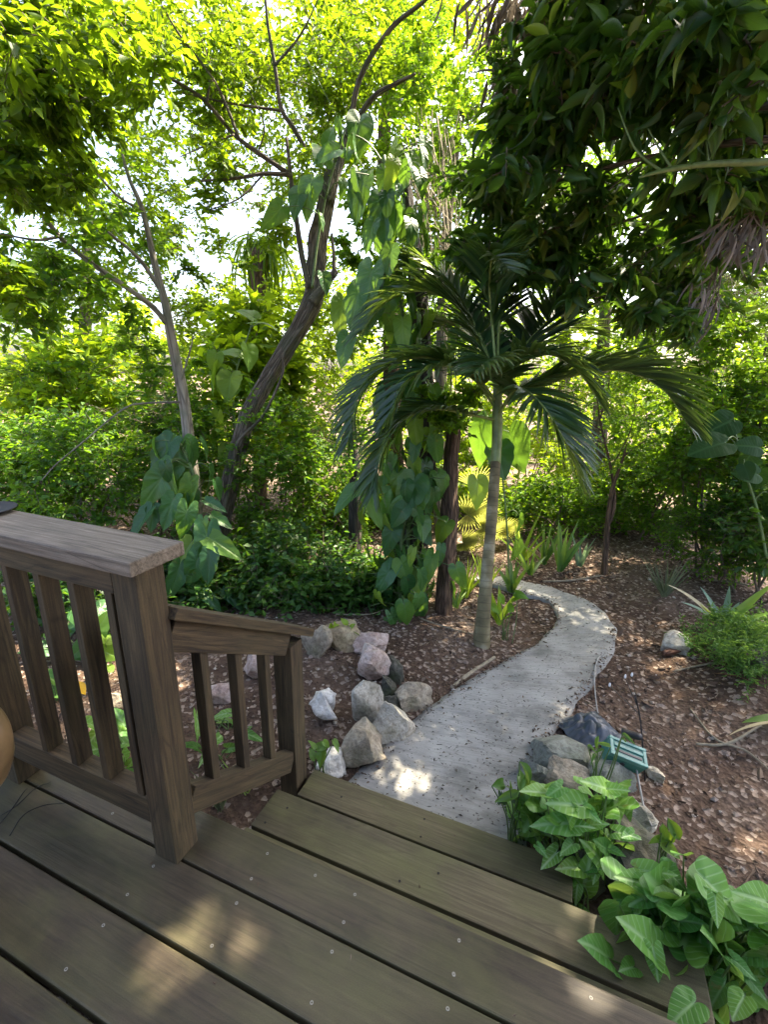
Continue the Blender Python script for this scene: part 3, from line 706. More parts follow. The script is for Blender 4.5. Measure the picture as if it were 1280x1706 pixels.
board('cushion', M['cushion'], .54, .46, .08, ch, (-1.65 + 1.62, .28 - .3, .477), bev=.03, seg=4)
board('backrest', M['chair'], .50, .48, .022, ch, (-1.965 + 1.62, .28 - .3, .76), Matrix.Rotation(-PI / 2 + .06, 3, 'Y'))
for k, (P, lb) in enumerate([([(2, 1358), (30, 1345), (60, 1318), (85, 1302)], 'dark thin twig bowed across the deck boards near the chair'),
                             ([(16, 1392), (40, 1362), (75, 1346), (108, 1338)], 'longest dark twig curving over the deck board gap by the railing'),
                             ([(0, 1372), (22, 1350), (40, 1325), (46, 1312)], 'short straight dark twig at the left end of the deck')]):
    W = [gp(x, y, .006) for x, y in P]
    mb = MB(); tube(mb, [np.array(w) + [0, 0, h] for w, h in zip(W, (.0, .012, .014, .0))], [.0016, .0022, .002, .001], 6, n=16)
    tag(mb.build('dry_twig', M['nail'], None), lb, 'twig', 'twigs lying on the deck')

# ------------------------------------------------------------------ rocks and small garden objects
def rock(name, cx, cy, wpx, hpx, mat, label, cat='rock', group='rocks edging the garden bed', zoff=0.0, flat=1.0, seed=0, ang=.3, parent=None, jag=.34, base=None, rotz=None):
    """cx, cy: pixel centre of the visible rock; the bottom of it meets the ground."""
    b = gp(cx, cy + hpx * .5, -.46); d = dep(b); k = d / F
    sz = (1.16 if seed > 2 else .95) if group == 'rocks edging the garden bed' else 1.1; ww = wpx * k * sz; hh = hpx * k * sz * .97
    bm = bmesh.new(); bmesh.ops.create_icosphere(bm, subdivisions=4, radius=.5)
    q = Vector((seed * 3.7, seed * 1.9, seed * 5.3))
    pl_ = [(Vector(nz(rng.normal(size=3))), rng.uniform(.24, .40)) for _ in range(15)]
    for v in bm.verts:
        c = v.co.copy()
        for n_, dd in pl_:
            e = c.dot(n_) - dd
            if e > 0: c -= n_ * e * .97
        r = 1 + jag * .5 * noise.noise(c * 2.6 + q) + jag * .35 * noise.noise(c * 6 + q) + .05 * noise.noise(c * 15 + q)
        v.co = c * r * 1.32
    sc_ = Vector((ww, ww * random.uniform(.75, 1.0) * flat, hh * 1.25))
    for v in bm.verts: v.co = Vector((v.co.x * sc_.x, v.co.y * sc_.y, v.co.z * sc_.z))
    bmesh.ops.rotate(bm, verts=bm.verts, cent=(0, 0, 0), matrix=Matrix.Rotation(rotz if rotz is not None else YAW + random.uniform(-.3, .3), 3, 'Z'))
    me = bpy.data.meshes.new(name); bm.to_mesh(me); bm.free()
    for p_ in me.polygons: p_.use_smooth = False
    me.materials.append(M[mat])
    o = bpy.data.objects.new(name, me); COL.objects.link(o)
    fw = nz(np.array([RF[0], RF[1], 0])) * ww * .25
    zc = float(gz(b[0], b[1])) + hh * .30 + zoff
    o.location = (b[0] + fw[0], b[1] + fw[1], zc)
    return tag(o, label, cat, group)
EDG = 'rocks edging the garden bed'
rock('rock', 528, 1080, 46, 50, 'brown_rock', 'grey brown rock farthest left, close behind the stair rail post', seed=1)
rock('rock', 620, 1078, 56, 40, 'pink_rock', 'flat pinkish rock right of the coconut husk', seed=2)
rock('rock', 626, 1120, 54, 44, 'pink_rock', 'rounded pink rock resting above the tall mossy slab', seed=3, zoff=.05)
rock('rock', 610, 1166, 48, 84, 'limestone', 'tall pale mossy slab leaning in the middle of the rock heap', seed=4, jag=.28)
rock('rock', 656, 1118, 26, 40, 'dark_rock', 'narrow shaded rock behind the pink rock', seed=5)
rock('rock', 648, 1150, 30, 28, 'dark_rock', 'small dark green rock tucked right of the mossy slab', seed=6)
rock('rock', 688, 1163, 50, 36, 'brown_rock', 'low brown rock touching the path edge at the top of the heap', seed=7)
rock('rock', 646, 1174, 26, 26, 'dark_rock', 'small dark pebbly rock between the slab and the pale boulder', seed=8)
rock('rock', 650, 1206, 60, 62, 'limestone', 'large pale angular rock at the path edge', seed=9)
rock('rock', 598, 1246, 64, 60, 'brown_rock', 'tan and grey rock at the corner of path and steps', seed=10)
rock('rock', 556, 1281, 42, 32, 'white_rock', 'crumpled whitish coral lump beside the lower step', seed=11, jag=.6)
rock('rock', 368, 1156, 40, 30, 'pink_rock', 'reddish pink rock seen between the stair balusters', seed=12)
rock('rock', 425, 1118, 38, 36, 'pink_rock', 'pale pink rock behind the last stair baluster', seed=13)
rock('rock', 190, 1166, 34, 30, 'brown_rock', 'brown rock seen through the porch railing', seed=14)
RG = 'rocks beside the right of the path'
rock('rock', 946, 1252, 84, 56, 'grey_rock', 'broad flat grey green slab beside the path', group=RG, seed=15, jag=.15)
rock('rock', 950, 1292, 60, 44, 'brown_rock', 'angular brown rock in front of the grey slab', group=RG, seed=16)
rock('rock', 1022, 1288, 76, 46, 'grey_rock', 'grey rock under the green plastic box', group=RG, seed=17)
rock('rock', 1056, 1358, 84, 46, 'limestone', 'pale smooth rock above the arrowhead vines', group=RG, seed=18)
rock('rock', 892, 1282, 36, 44, 'grey_rock', 'small grey stone left of the flat slab', group=RG, seed=19)
rock('rock', 898, 1352, 60, 52, 'grey_rock', 'grey rock beneath the leafy seedling at the path edge', group=RG, seed=20)
rock('rock', 1050, 1430, 100, 90, 'dark_rock', 'large dark boulder half hidden by arrowhead vines', group=RG, seed=21)
rock('rock', 960, 1455, 70, 70, 'dark_rock', 'dark rock at the right end of the lower step', group=RG, seed=22)
rock('rock', 1132, 1080, 46, 26, 'limestone', 'pale flat rock next to the red brown root', group='rocks in the right hand bed', seed=23)
rock('rock', 1268, 1136, 50, 40, 'dark_rock', 'mossy boulder at the right edge below the ferny mound', group='rocks in the right hand bed', seed=24)
rock('rock', 1226, 944, 30, 22, 'limestone', 'yellowish stone at the foot of the right hand hedge', group='rocks in the right hand bed', seed=25)
rock('rock', 1098, 1282, 24, 18, 'limestone', 'small ochre stone lying on the leaf litter', group='rocks in the right hand bed', seed=26)

hk = rock('coconut_husk', 572, 1068, 54, 48, 'coconut', 'pale fibrous coconut husk sprouting a seedling', 'coconut', None, seed=31, jag=.15)
# conch shell: swollen whorl with spire and flared lip
b = gp(543, 1200, -.46); k = dep(b) / F
mb = MB(); V = []; n_u, n_v = 40, 44; hgt = 58 * k; wid = 40 * k
for iu in range(n_u + 1):
    u = iu / n_u
    body = (.04 + .46 * math.sin(PI * min(1, u / .72) * .5) ** 1.3) if u < .72 else .50 * (1 - (u - .72) / .28) ** 1.15 + .012
    for iv in range(n_v + 1):
        f_ = iv / n_v; th = f_ * 2 * PI * 1.12
        flare = 1 + 1.15 * max(0, f_ - .68) ** 1.2 / .32 ** 1.2 * math.exp(-((u - .50) / .30) ** 2)
        knob = 1 + .22 * max(0, math.cos(th * 6)) ** 2 * math.exp(-((u - .72) / .06) ** 2) + .05 * math.sin(u * 60) * (u > .75)
        r = body * (.72 + .42 * f_) * flare * knob
        V.append((math.cos(th - 1.9) * r * wid, math.sin(th - 1.9) * r * wid * .85, (u - .42) * hgt * 1.1 - .25 * hgt * max(0, f_ - .75) * (.5 - u)))
w_ = n_v + 1; q = np.array([(i * w_ + j, i * w_ + j + 1, (i + 1) * w_ + j + 1, (i + 1) * w_ + j) for i in range(n_u) for j in range(n_v)])
mb.add(np.array(V), [q]); o = mb.build('conch_shell', M['shell']); o.location = (b[0], b[1] + .03, -.46 + hgt * .45); o.rotation_euler = (.35, -.25, YAW)
sol = o.modifiers.new('thickness', 'SOLIDIFY'); sol.thickness = .005
tag(o, 'white weathered conch shell standing on the soil left of the rocks', 'seashell')

# garden light: thin wires with tiny bulbs on a black stake
sl = gp(1075, 1300, -.46); gl = thing('garden_light', 'thin black wire garden light with small clear bulbs on a stake', 'garden light', sl)
ds = dep(sl)
mb = MB(); tube(mb, [sl, pt(1071, 1240, ds), pt(1066, 1190, ds), pt(1058, 1160, ds)], [.004, .004, .0035, .003], 8, n=12); mb.build('stake', M['black'], gl, origin=sl)
for P in ([(1064, 1180), (1058, 1150), (1053, 1125)], [(1062, 1175), (1050, 1148), (1042, 1128)], [(1066, 1190), (1040, 1165), (1016, 1142)]):
    mb = MB(); W = [pt(x, y, ds - .01 * i) for i, (x, y) in enumerate(P)]; tube(mb, W, [.0022, .0018, .0016], 6, n=10)
    o = mb.build('wire', M['black'], gl, origin=sl)
    mb = MB(); tip = W[-1]; tube(mb, [tip - [0, 0, .004], tip + [0, 0, .006], tip + [0, 0, .016]], [.005, .006, .003], 8, n=6); mb.build('bulb', M['bulb'], o, origin=sl)
# black cylinder (solar panel housing)
a_, b_ = pt(1036, 1218, ds + .02), pt(1068, 1228, ds - .01)
mb = MB(); tube(mb, [a_, a_ + (b_ - a_) * .3, b_], [.017, .018, .018], 14, n=8); mb.build('housing', M['black'], gl, origin=sl)
# green plastic box, tilted
bc = pt(1040, 1257, ds - .02)
gb = thing('plastic_box', 'teal green slotted plastic box lying tilted on a grey rock', 'box', bc)
def bx(name, mat, L, W, T, loc, rot, bev=.003, par=gb): return board(name, mat, L, W, T, par, loc, rot, bev)
ax = nz(pt(1072, 1270, ds - .02) - pt(1008, 1244, ds + .0)); upv = nz(np.array([.25, -.3, .9])); yv = nz(np.cross(upv, ax)); zv = np.cross(ax, yv)
RB = Matrix((ax, yv, zv)).transposed()
Lb = np.linalg.norm(pt(1072, 1270, ds - .02) - pt(1008, 1244, ds)) * .92
def bl_(x, y, z): return tuple(ax * x + yv * y + zv * z)
Wb = Lb * .52; Hb = Lb * .5
bx('body', M['green_box'], Lb, Wb, Hb * .92, bl_(0, 0, -Hb * .04), RB)
for s in (-1, 1): bx('rim', M['green_lid'], Lb * 1.03, Wb * .16, Hb * .3, bl_(0, s * Wb * .43, Hb * .35), RB)
for s in (-1, 1): bx('rim', M['green_lid'], Lb * .1, Wb * .7, Hb * .28, bl_(s * Lb * .46, 0, Hb * .345), RB)
bx('bar', M['green_lid'], Lb * .8, Wb * .16, Hb * .1, bl_(0, Wb * .1, Hb * .46), RB)
bx('slot', M['black'], Lb * .74, Wb * .14, Hb * .05, bl_(0, -Wb * .16, Hb * .43), RB)
mb = MB(); lathe(mb, [(.001, .0), (Hb * .16, 0), (Hb * .16, .004), (Hb * .09, .006), (.001, .006)], 16); o = mb.build('knob', M['black'], gb)
o.matrix_local = Matrix.Translation(Vector(bl_(-.01, -Wb * .5, -Hb * .12))) @ (RB @ Matrix.Rotation(PI / 2, 3, 'X')).to_4x4()
# crumpled plastic sheet
c = gp(980, 1228, -.46); ks = dep(c) / F
mb = MB(); n = 34; V = []
for i in range(n + 1):
    for j in range(n + 1):
        u, v_ = i / n - .5, j / n - .5; rr = math.hypot(u, v_) * 2
        h = .062 * max(0, 1 - rr ** 2) + .075 * (1 - rr * .6) * abs(noise.noise(Vector((u * 4.5, v_ * 4.5, 3)))) + .012 * noise.noise(Vector((u * 11, v_ * 11, 1)))
        V.append((u * 88 * ks, v_ * 70 * ks, max(.004, h)))
i, j = np.meshgrid(np.arange(n), np.arange(n), indexing='ij'); a0 = (i * (n + 1) + j).ravel()
mb.add(np.array(V), [np.stack([a0, a0 + n + 1, a0 + n + 2, a0 + 1], 1)]); o = mb.build('plastic_sheet', M['sheet']); o.location = (c[0], c[1] + .05, -.45); o.rotation_euler = (0, 0, YAW + .3)
sol = o.modifiers.new('thickness', 'SOLIDIFY'); sol.thickness = .002
tag(o, 'crumpled dark blue plastic sheet on the ground by the path', 'plastic sheet')
def stem_thing(name, P, R, mat, label, cat, group=None, lift=.01, ns=7, rough=.15):
    W = [np.array(gp(x, y, -.46)) for x, y in P]
    W = [np.array([w[0], w[1], float(gz(w[0], w[1])) + lift]) for w in W]
    for q in W:
        if in_path(q[0:1], q[1:2])[0]: q[2] = ZP + lift
    mb = MB(); tube(mb, W, R, ns, rough, n=26); return tag(mb.build(name, M[mat]), label, cat, group)
stem_thing('cable', [(1015, 1098), (998, 1100), (990, 1130), (997, 1180), (1012, 1210)], [.004] * 5, 'cable', 'thin grey cable curving off the right path edge', 'cable', rough=0)
stem_thing('cable', [(1052, 1285), (1060, 1330), (1068, 1372), (1080, 1400)], [.005] * 4, 'cable', 'grey cable running over the pale rock into the vines', 'cable', lift=.12, rough=0)
stem_thing('fallen_root', [(1104, 1096), (1130, 1090), (1160, 1080), (1196, 1084)], [.018, .03, .034, .02], 'root', 'thick red brown root lying in the right hand bed', 'root', lift=.03, ns=12, rough=.3)
FS = 'fallen sticks on the soil'
stem_thing('fallen_stick', [(752, 1150), (780, 1128), (824, 1098)], [.010, .014, .012], 'twig_pale', 'straight pale stick lying along the left path edge', 'stick', FS, .012)
stem_thing('fallen_stick', [(905, 968), (950, 966), (1000, 960)], [.008, .010, .007], 'twig_pale', 'pale stick lying on soil left of the sapling', 'stick', FS, .012)
stem_thing('fallen_stick', [(1188, 966), (1220, 970), (1248, 974)], [.012, .014, .010], 'twig_pale', 'pale stick under the right hand hedge', 'stick', FS, .015)
stem_thing('fallen_stick', [(1092, 1000), (1140, 988), (1200, 992), (1240, 1005)], [.006, .008, .008, .005], 'twig', 'thin brown stick beyond the strap leaf clump', 'stick', FS, .012)
stem_thing('fallen_stick', [(1150, 1186), (1190, 1236), (1240, 1258), (1280, 1290)], [.004, .006, .006, .004], 'twig_pale', 'long thin curved stick on the litter at right', 'stick', FS, .012)
stem_thing('fallen_stick', [(1160, 1240), (1210, 1246), (1262, 1230)], [.007, .009, .006], 'twig_pale', 'pale stick reaching toward the right edge leaf', 'stick', FS, .016)
stem_thing('fallen_stick', [(1120, 1125), (1170, 1118), (1230, 1112)], [.005, .007, .005], 'twig_pale', 'thin pale stick below the red brown root', 'stick', FS, .012)
stem_thing('fallen_stick', [(560, 1032), (610, 1030), (640, 1022)], [.006, .006, .005], 'twig_pale', 'thin pale stick behind the rock heap', 'stick', FS, .03)
stem_thing('fallen_stick', [(700, 1032), (750, 1052), (805, 1060)], [.006, .007, .005], 'twig_pale', 'thin pale stick between the brown trunk and the palm', 'stick', FS, .015)

# ------------------------------------------------------------------ litter (uncountable)
def scatter(n, xr, yr, power=1.2):
    out = []
    while len(out) < n:
        x = rng.uniform(*xr, 4000); y = rng.uniform(*yr, 4000)
        d = np.hypot(x, y - .3)
        keep = rng.uniform(size=4000) < np.clip((1.9 / d) ** power, 0, 1)
        out += list(zip(x[keep], y[keep]))
    return np.array(out[:n])
P2 = scatter(30000, (-4.2, 3.0), (1.0, 7.4)); ok = ~in_path(P2[:, 0], P2[:, 1]) & ~((P2[:, 1] < 1.65) & (P2[:, 0] > -1.0) & (P2[:, 0] < .3)); P2 = P2[ok]
dn = np.array([noise.noise(Vector((x * 1.5, y * 1.5, 4))) + .5 * noise.noise(Vector((x * 4, y * 4, 9))) for x, y in P2]); P2 = P2[rng.uniform(size=len(P2)) < np.clip(.62 + dn * 1.6, .12, 1)]
pos = np.column_stack([P2, gz(P2[:, 0], P2[:, 1]) + rng.uniform(.002, .016, len(P2))])
d = rng.normal(size=(len(pos), 3)); d[:, 2] *= .35; nr = np.array([0, 0, 1.]) + rng.normal(size=(len(pos), 3)) * .6
mb = MB(); Ls = rng.uniform(.007, .025, len(pos)) * rng.choice([.4, .6, .8, 1, 1.9], len(pos))
half = len(pos) // 2
inst(mb, t_simple(.3, .45, -.15), pos[:half], d[:half], nr[:half], Ls[:half], Ls[:half] * rng.uniform(.25, .7, half))
inst(mb, t_ell(3, -.25, .3, .45), pos[half:], d[half:], nr[half:], Ls[half:], Ls[half:] * rng.uniform(.3, .7, len(pos) - half))
Qd = [(430, 1470, 0), (585, 1590, 0), (140, 1500, 0), (700, 1480, -.18), (820, 1590, -.18), (640, 1345, -.36), (760, 1392, -.36), (360, 1640, 0), (860, 1690, 0), (250, 1440, 0)]
pos = np.array([gp(x, y, z) + [0, 0, .004] for x, y, z in Qd]); d = rng.normal(size=(len(pos), 3)); d[:, 2] *= .05; Ls = rng.uniform(.012, .03, len(pos))
inst(mb, t_ell(4, -.3, .4, .45), pos, d, np.array([0, 0, 1.]) + rng.normal(size=d.shape) * .15, Ls, Ls * .45)
# broken twigs
for _ in range(170):
    x = rng.uniform(-3.2, 2.3); y = rng.uniform(1.9, 6.6)
    if in_path(np.array([x]), np.array([y]))[0]: continue
    a = rng.uniform(0, 6.3); l = rng.uniform(.06, .28); q = [np.array([x + math.cos(a + k_ * .25) * l * k_ * .5, y + math.sin(a + k_ * .25) * l * k_ * .5, 0]) for k_ in (0, 1, 2)]
    for w_ in q: w_[2] = float(gz(w_[0], w_[1])) + .012
    tube(mb, q, [.0035, .003, .0015], 4, n=5, cap=False)
# bigger curled dead leaves, in drifts
ce = np.column_stack([rng.uniform(-3.6, 2.4, 60), rng.uniform(1.9, 6.8, 60)])
Q = np.vstack([c_ + rng.normal(size=(14, 2)) * .22 for c_ in ce]); Q = Q[~in_path(Q[:, 0], Q[:, 1]) & (Q[:, 1] > 1.75)]
pos = np.column_stack([Q, gz(Q[:, 0], Q[:, 1]) + rng.uniform(.008, .022, len(Q))]); d = rng.normal(size=(len(pos), 3)); d[:, 2] *= .25
Ls = rng.uniform(.04, .095, len(pos)); inst(mb, t_ell(5, -.3, .5, .45), pos, d, np.array([0, 0, 1.]) + rng.normal(size=d.shape) * .4, Ls, Ls * rng.uniform(.3, .55, len(pos)))
# litter blown over the path edges
k = rng.integers(4, NP_ - 2, 900); sd_ = rng.integers(0, 2, 900); off = np.abs(rng.normal(size=900)) * .05
A = np.where(sd_[:, None] == 0, pls[k], prs[k]); B = np.where(sd_[:, None] == 0, prs[k], pls[k]); pos = A + nz(B - A) * (off - .01)[:, None]; pos[:, 2] = ZP + .004; pos = pos[pos[:, 1] > 1.7]
d = rng.normal(size=(len(pos), 3)); d[:, 2] *= .12; Ls = rng.uniform(.008, .03, len(pos)); inst(mb, t_simple(.3, .45, -.15), pos, d, np.array([0, 0, 1.]) + rng.normal(size=d.shape) * .3, Ls, Ls * rng.uniform(.3, .7, len(pos)))
tag(mb.build('leaf_litter', M['litter'], smooth=False), 'brown dead leaves and bark chips covering the soil', 'leaf litter', kind='stuff')
# gravel
P2 = scatter(2600, (-3.2, 2.6), (1.2, 6.5)); P2 = P2[~in_path(P2[:, 0], P2[:, 1])]
octa = np.array([(1, 0, 0), (-1, 0, 0), (0, 1, 0), (0, -1, 0), (0, 0, 1), (0, 0, -1)], float); of = np.array([(0, 2, 4), (2, 1, 4), (1, 3, 4), (3, 0, 4), (2, 0, 5), (1, 2, 5), (3, 1, 5), (0, 3, 5)])
V = octa[None] * rng.uniform(.5, 1.3, (len(P2), 6, 1)); V = V * np.array([1, 1, .6]) * (rng.uniform(.005, .017, len(P2)) * rng.choice([.7, 1, 1.6], len(P2)))[:, None, None]
a = rng.uniform(0, 6.3, len(P2)); ca, sa_ = np.cos(a), np.sin(a)
V = np.stack([V[..., 0] * ca[:, None] - V[..., 1] * sa_[:, None], V[..., 0] * sa_[:, None] + V[..., 1] * ca[:, None], V[..., 2]], -1)
V += np.column_stack([P2, gz(P2[:, 0], P2[:, 1]) + .005])[:, None]
mb = MB(); mb.add(V.reshape(-1, 3), [(of[None] + (np.arange(len(P2)) * 6)[:, None, None]).reshape(-1, 3)])
tag(mb.build('gravel', M['gravel'], smooth=False), 'pale stone chips scattered through the soil', 'gravel', kind='stuff')
# crumbs on the path and the steps
P2 = scatter(9000, (-1.2, .8), (1.6, 5.2), 1.6); P2 = P2[in_path(P2[:, 0], P2[:, 1]) & (P2[:, 1] > 1.66)][:850]
pos = np.column_stack([P2, np.full(len(P2), ZP + .004)]); d = rng.normal(size=(len(pos), 3)); d[:, 2] *= .1
mb = MB(); Ls = rng.uniform(.004, .015, len(pos)) * rng.choice([.6, .8, 1, 1.6], len(pos)); inst(mb, t_simple(.3, .45, -.2), pos, d, np.array([0, 0, 1.]) + rng.normal(size=d.shape) * .3, Ls, Ls * .4)
tag(mb.build('leaf_crumbs', M['debris'], smooth=False), 'small dark leaf crumbs scattered over the concrete path', 'leaf crumbs', kind='stuff')

# ------------------------------------------------------------------ plants
def veg(name, label, cat, base, leaf, leafmat, stem=None, stemmat='twig', group=None, leafname='foliage', stemname='stem', extra=()):
    r = thing(name, label, cat, base, group)
    if stem is not None and stem.v: stem.build(stemname, M[stemmat], r, origin=base)
    if leaf is not None and leaf.v: leaf.build(leafname, leafmat if isinstance(leafmat, list) else M[leafmat], r, origin=base)
    return r
def ground_at(p): return np.array([p[0], p[1], float(gz(p[0], p[1]))])

def blob_centres(c, rad, n, shell=.75, low=-.9):
    """n clump centres through an ellipsoid, more of them near its surface."""
    out = []
    while len(out) < n:
        v = nz(rng.normal(size=3)) * (rng.uniform(shell * .4, 1) if rng.uniform() < .3 else rng.uniform(shell, 1.0))
        if v[2] > low: out.append(v)
    return np.asarray(c) + np.array(out) * np.asarray(rad)

def shrub(name, label, cpx, cpy, d, rad, clumps, cr, ll, mat, wr=.5, group=None, twigs=7, per=8, tm=SM, droop=.25, stems=5, cat='shrub', stemmat='twig', up=.15, flat=.6):
    c = pt(cpx, cpy, d); base = ground_at(c)
    C = blob_centres(c, rad, clumps)
    lf, tw = MB(), MB()
    C[:, 2] = np.maximum(C[:, 2], base[2] + .12)
    sprays(lf, tw, C, cr * rng.uniform(.7, 1.3, clumps), twigs, per, ll, wr, tm, droop, flat, out=c, up=up)
    for q in C[rng.choice(clumps, min(stems, clumps), replace=False)]:
        s = base + np.array([rng.normal() * .12, rng.normal() * .12, -.05]); m = (s + q) / 2 + rng.normal(size=3) * .1
        tube(tw, [s, m, q], [.014, .010, .004], 6, n=9)
    return veg(name, label, cat, base, lf, mat, tw, stemmat, group)

BG = 'sunlit shrubs in the background'
# --- far sunlit background
def bgs(px, py, d, rad, n, label, mat='yellow', ll=.10, cr=.42, **k):
    return shrub('background_shrub', label, px, py, d, rad, n, cr, ll, mat, .5, BG, 8, 9, SM, .2, 4, **k)
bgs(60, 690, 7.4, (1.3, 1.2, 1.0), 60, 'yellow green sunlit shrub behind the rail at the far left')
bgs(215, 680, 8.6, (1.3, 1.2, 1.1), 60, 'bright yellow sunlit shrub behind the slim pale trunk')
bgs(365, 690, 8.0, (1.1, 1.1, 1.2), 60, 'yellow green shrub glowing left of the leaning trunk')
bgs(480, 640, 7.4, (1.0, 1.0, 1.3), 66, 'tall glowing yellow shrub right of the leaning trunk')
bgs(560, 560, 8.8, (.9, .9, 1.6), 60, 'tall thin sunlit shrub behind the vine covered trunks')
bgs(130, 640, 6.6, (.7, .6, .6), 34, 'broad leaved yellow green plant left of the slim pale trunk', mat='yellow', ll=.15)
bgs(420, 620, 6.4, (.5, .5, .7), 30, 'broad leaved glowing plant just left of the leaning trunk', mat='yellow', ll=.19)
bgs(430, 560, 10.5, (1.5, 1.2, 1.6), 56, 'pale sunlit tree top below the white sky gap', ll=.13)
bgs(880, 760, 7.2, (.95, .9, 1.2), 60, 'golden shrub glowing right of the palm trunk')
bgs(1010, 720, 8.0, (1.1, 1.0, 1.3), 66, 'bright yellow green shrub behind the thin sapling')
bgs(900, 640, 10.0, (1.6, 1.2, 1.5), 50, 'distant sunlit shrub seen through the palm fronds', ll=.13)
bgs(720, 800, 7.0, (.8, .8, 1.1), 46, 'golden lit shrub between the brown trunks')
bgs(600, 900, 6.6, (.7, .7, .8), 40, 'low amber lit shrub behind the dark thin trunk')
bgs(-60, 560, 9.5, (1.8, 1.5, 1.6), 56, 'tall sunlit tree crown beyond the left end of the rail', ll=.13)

HG = 'green shrubs around the clearing'
def hs(px, py, d, rad, n, label, mat='hedge', ll=.072, cr=.28, **k):
    return shrub('leafy_shrub', label, px, py, d, rad, n, cr, ll, mat, .52, HG, 8, 9, SM, .25, 6, **k)
hs(120, 790, 5.0, (.95, .7, .62), 110, 'dark dense shrub just above the railing cap')
hs(265, 740, 5.5, (.8, .7, .72), 100, 'dark shrub behind the slim pale trunk')
hs(20, 790, 5.6, (.9, .7, .65), 80, 'olive shrub at the far left above the rail', mat='small')
hs(455, 790, 5.3, (.55, .55, .85), 66, 'dark green shrub right of the leaning trunk base', mat='hedge')
hs(545, 800, 5.6, (.6, .5, 1.0), 70, 'mid green shrub left of the palm fronds', mat='bush')
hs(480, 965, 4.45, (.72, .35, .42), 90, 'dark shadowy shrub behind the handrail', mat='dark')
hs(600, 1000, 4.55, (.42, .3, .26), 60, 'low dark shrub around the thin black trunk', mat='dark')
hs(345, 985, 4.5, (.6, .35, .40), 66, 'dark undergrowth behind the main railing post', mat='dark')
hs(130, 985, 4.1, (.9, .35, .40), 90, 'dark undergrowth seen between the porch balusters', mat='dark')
hs(1140, 640, 5.7, (.85, .7, 1.3), 150, 'tall bright green shrub right of the palm', mat='bush', ll=.085)
hs(1250, 570, 4.9, (.7, .6, 1.1), 150, 'tall mid green shrub at the right edge', mat='bush', ll=.085)
hs(1225, 760, 4.9, (.6, .5, .8), 110, 'dark leafy shrub at the right behind the big round leaf', mat='hedge')
hs(1120, 820, 6.2, (.75, .5, .6), 66, 'dark green low shrub at the back of the clearing', mat='hedge')
hs(1010, 850, 6.9, (.7, .5, .55), 50, 'green shrub low behind the sapling', mat='small')
hs(920, 860, 6.4, (.55, .5, .45), 44, 'light green low shrub beyond the path bend', mat='small')
hs(1190, 900, 4.9, (.38, .3, .28), 44, 'small twiggy shrub at the edge of the right hand clearing', mat='hedge', ll=.05)
hs(1290, 880, 4.4, (.4, .4, .5), 50, 'dark shrub at the right edge with a bare leaning stem', mat='dark')
hs(770, 430, 6.6, (.6, .6, .9), 50, 'green shrub top rising behind the palm crown', mat='bush')

# --- trees
class Limbs(list):
    """every limb tube becomes a part of its own"""
def limb(tw, *a, **k):
    mb = MB(); tube(mb, *a, **k); tw.append(mb)
def tree(name, label, base, trunk, crown, tmat, cmat, group=None, twigs=None, twmat='twig', bmat=None):
    r = thing(name, label, 'tree', base, group)
    trunk.build('trunk', M[tmat], r, origin=base)
    for b_ in twigs or (): b_.build('branch', M[bmat or tmat], r, origin=base)
    if crown is not None and crown.v: crown.build('crown', [M[cmat], M[twmat]], r, origin=base)
    return r
def pw(P, d):
    """pixel polyline -> world, with depth d or a (d0, d1) range along it"""
    n = len(P); ds_ = np.linspace(d[0], d[1], n) if isinstance(d, (tuple, list)) else np.full(n, d)
    return [pt(x, y, q) for (x, y), q in zip(P, ds_)]
def clumps_px(L):
    """(px, py, depth, radius in px, count) -> centres and radii"""
    C, R = [], []
    for px, py, d, rp, n in L:
        for _ in range(n):
            a = rng.uniform(0, 6.3); q = rp * math.sqrt(rng.uniform())
            dd = d * rng.uniform(.88, 1.14)
            C.append(pt(px + math.cos(a) * q, py + math.sin(a) * q * .8, dd)); R.append(dd * rp / F * rng.uniform(.45, .8))
    return np.array(C), np.array(R)

# leaning tree
base = ground_at(pt(352, 985, 4.95)); tr, tw, cr = MB(), Limbs(), MB()
main = [base - [0, 0, .1]] + pw([(372, 850), (392, 765), (412, 695), (452, 620), (490, 560), (520, 500), (527, 450), (530, 395), (544, 330), (553, 282)], (4.95, 4.6))
tube(tr, main, [.115, .092, .084, .080, .080, .082, .095, .094, .088, .080, .062], 20, .16, n=90, ridges=5, fr=7)
tube(tr, pw([(545, 340), (560, 285), (575, 235), (584, 212)], 4.62), [.060, .05, .042, .030], 14, .16, n=24, ridges=4)
tube(tr, pw([(520, 505), (540, 478), (559, 452)], 4.65), [.055, .040, .034], 14, .16, n=16, ridges=4)
tube(tr, pw([(557, 462), (556, 425), (553, 390)], 4.62), [.022, .018, .014], 8, .1, n=12)
tube(tr, pw([(516, 480), (502, 420), (492, 350), (484, 292), (478, 230)], (4.65, 4.5)), [.032, .028, .025, .02, .014], 10, .15, n=24)
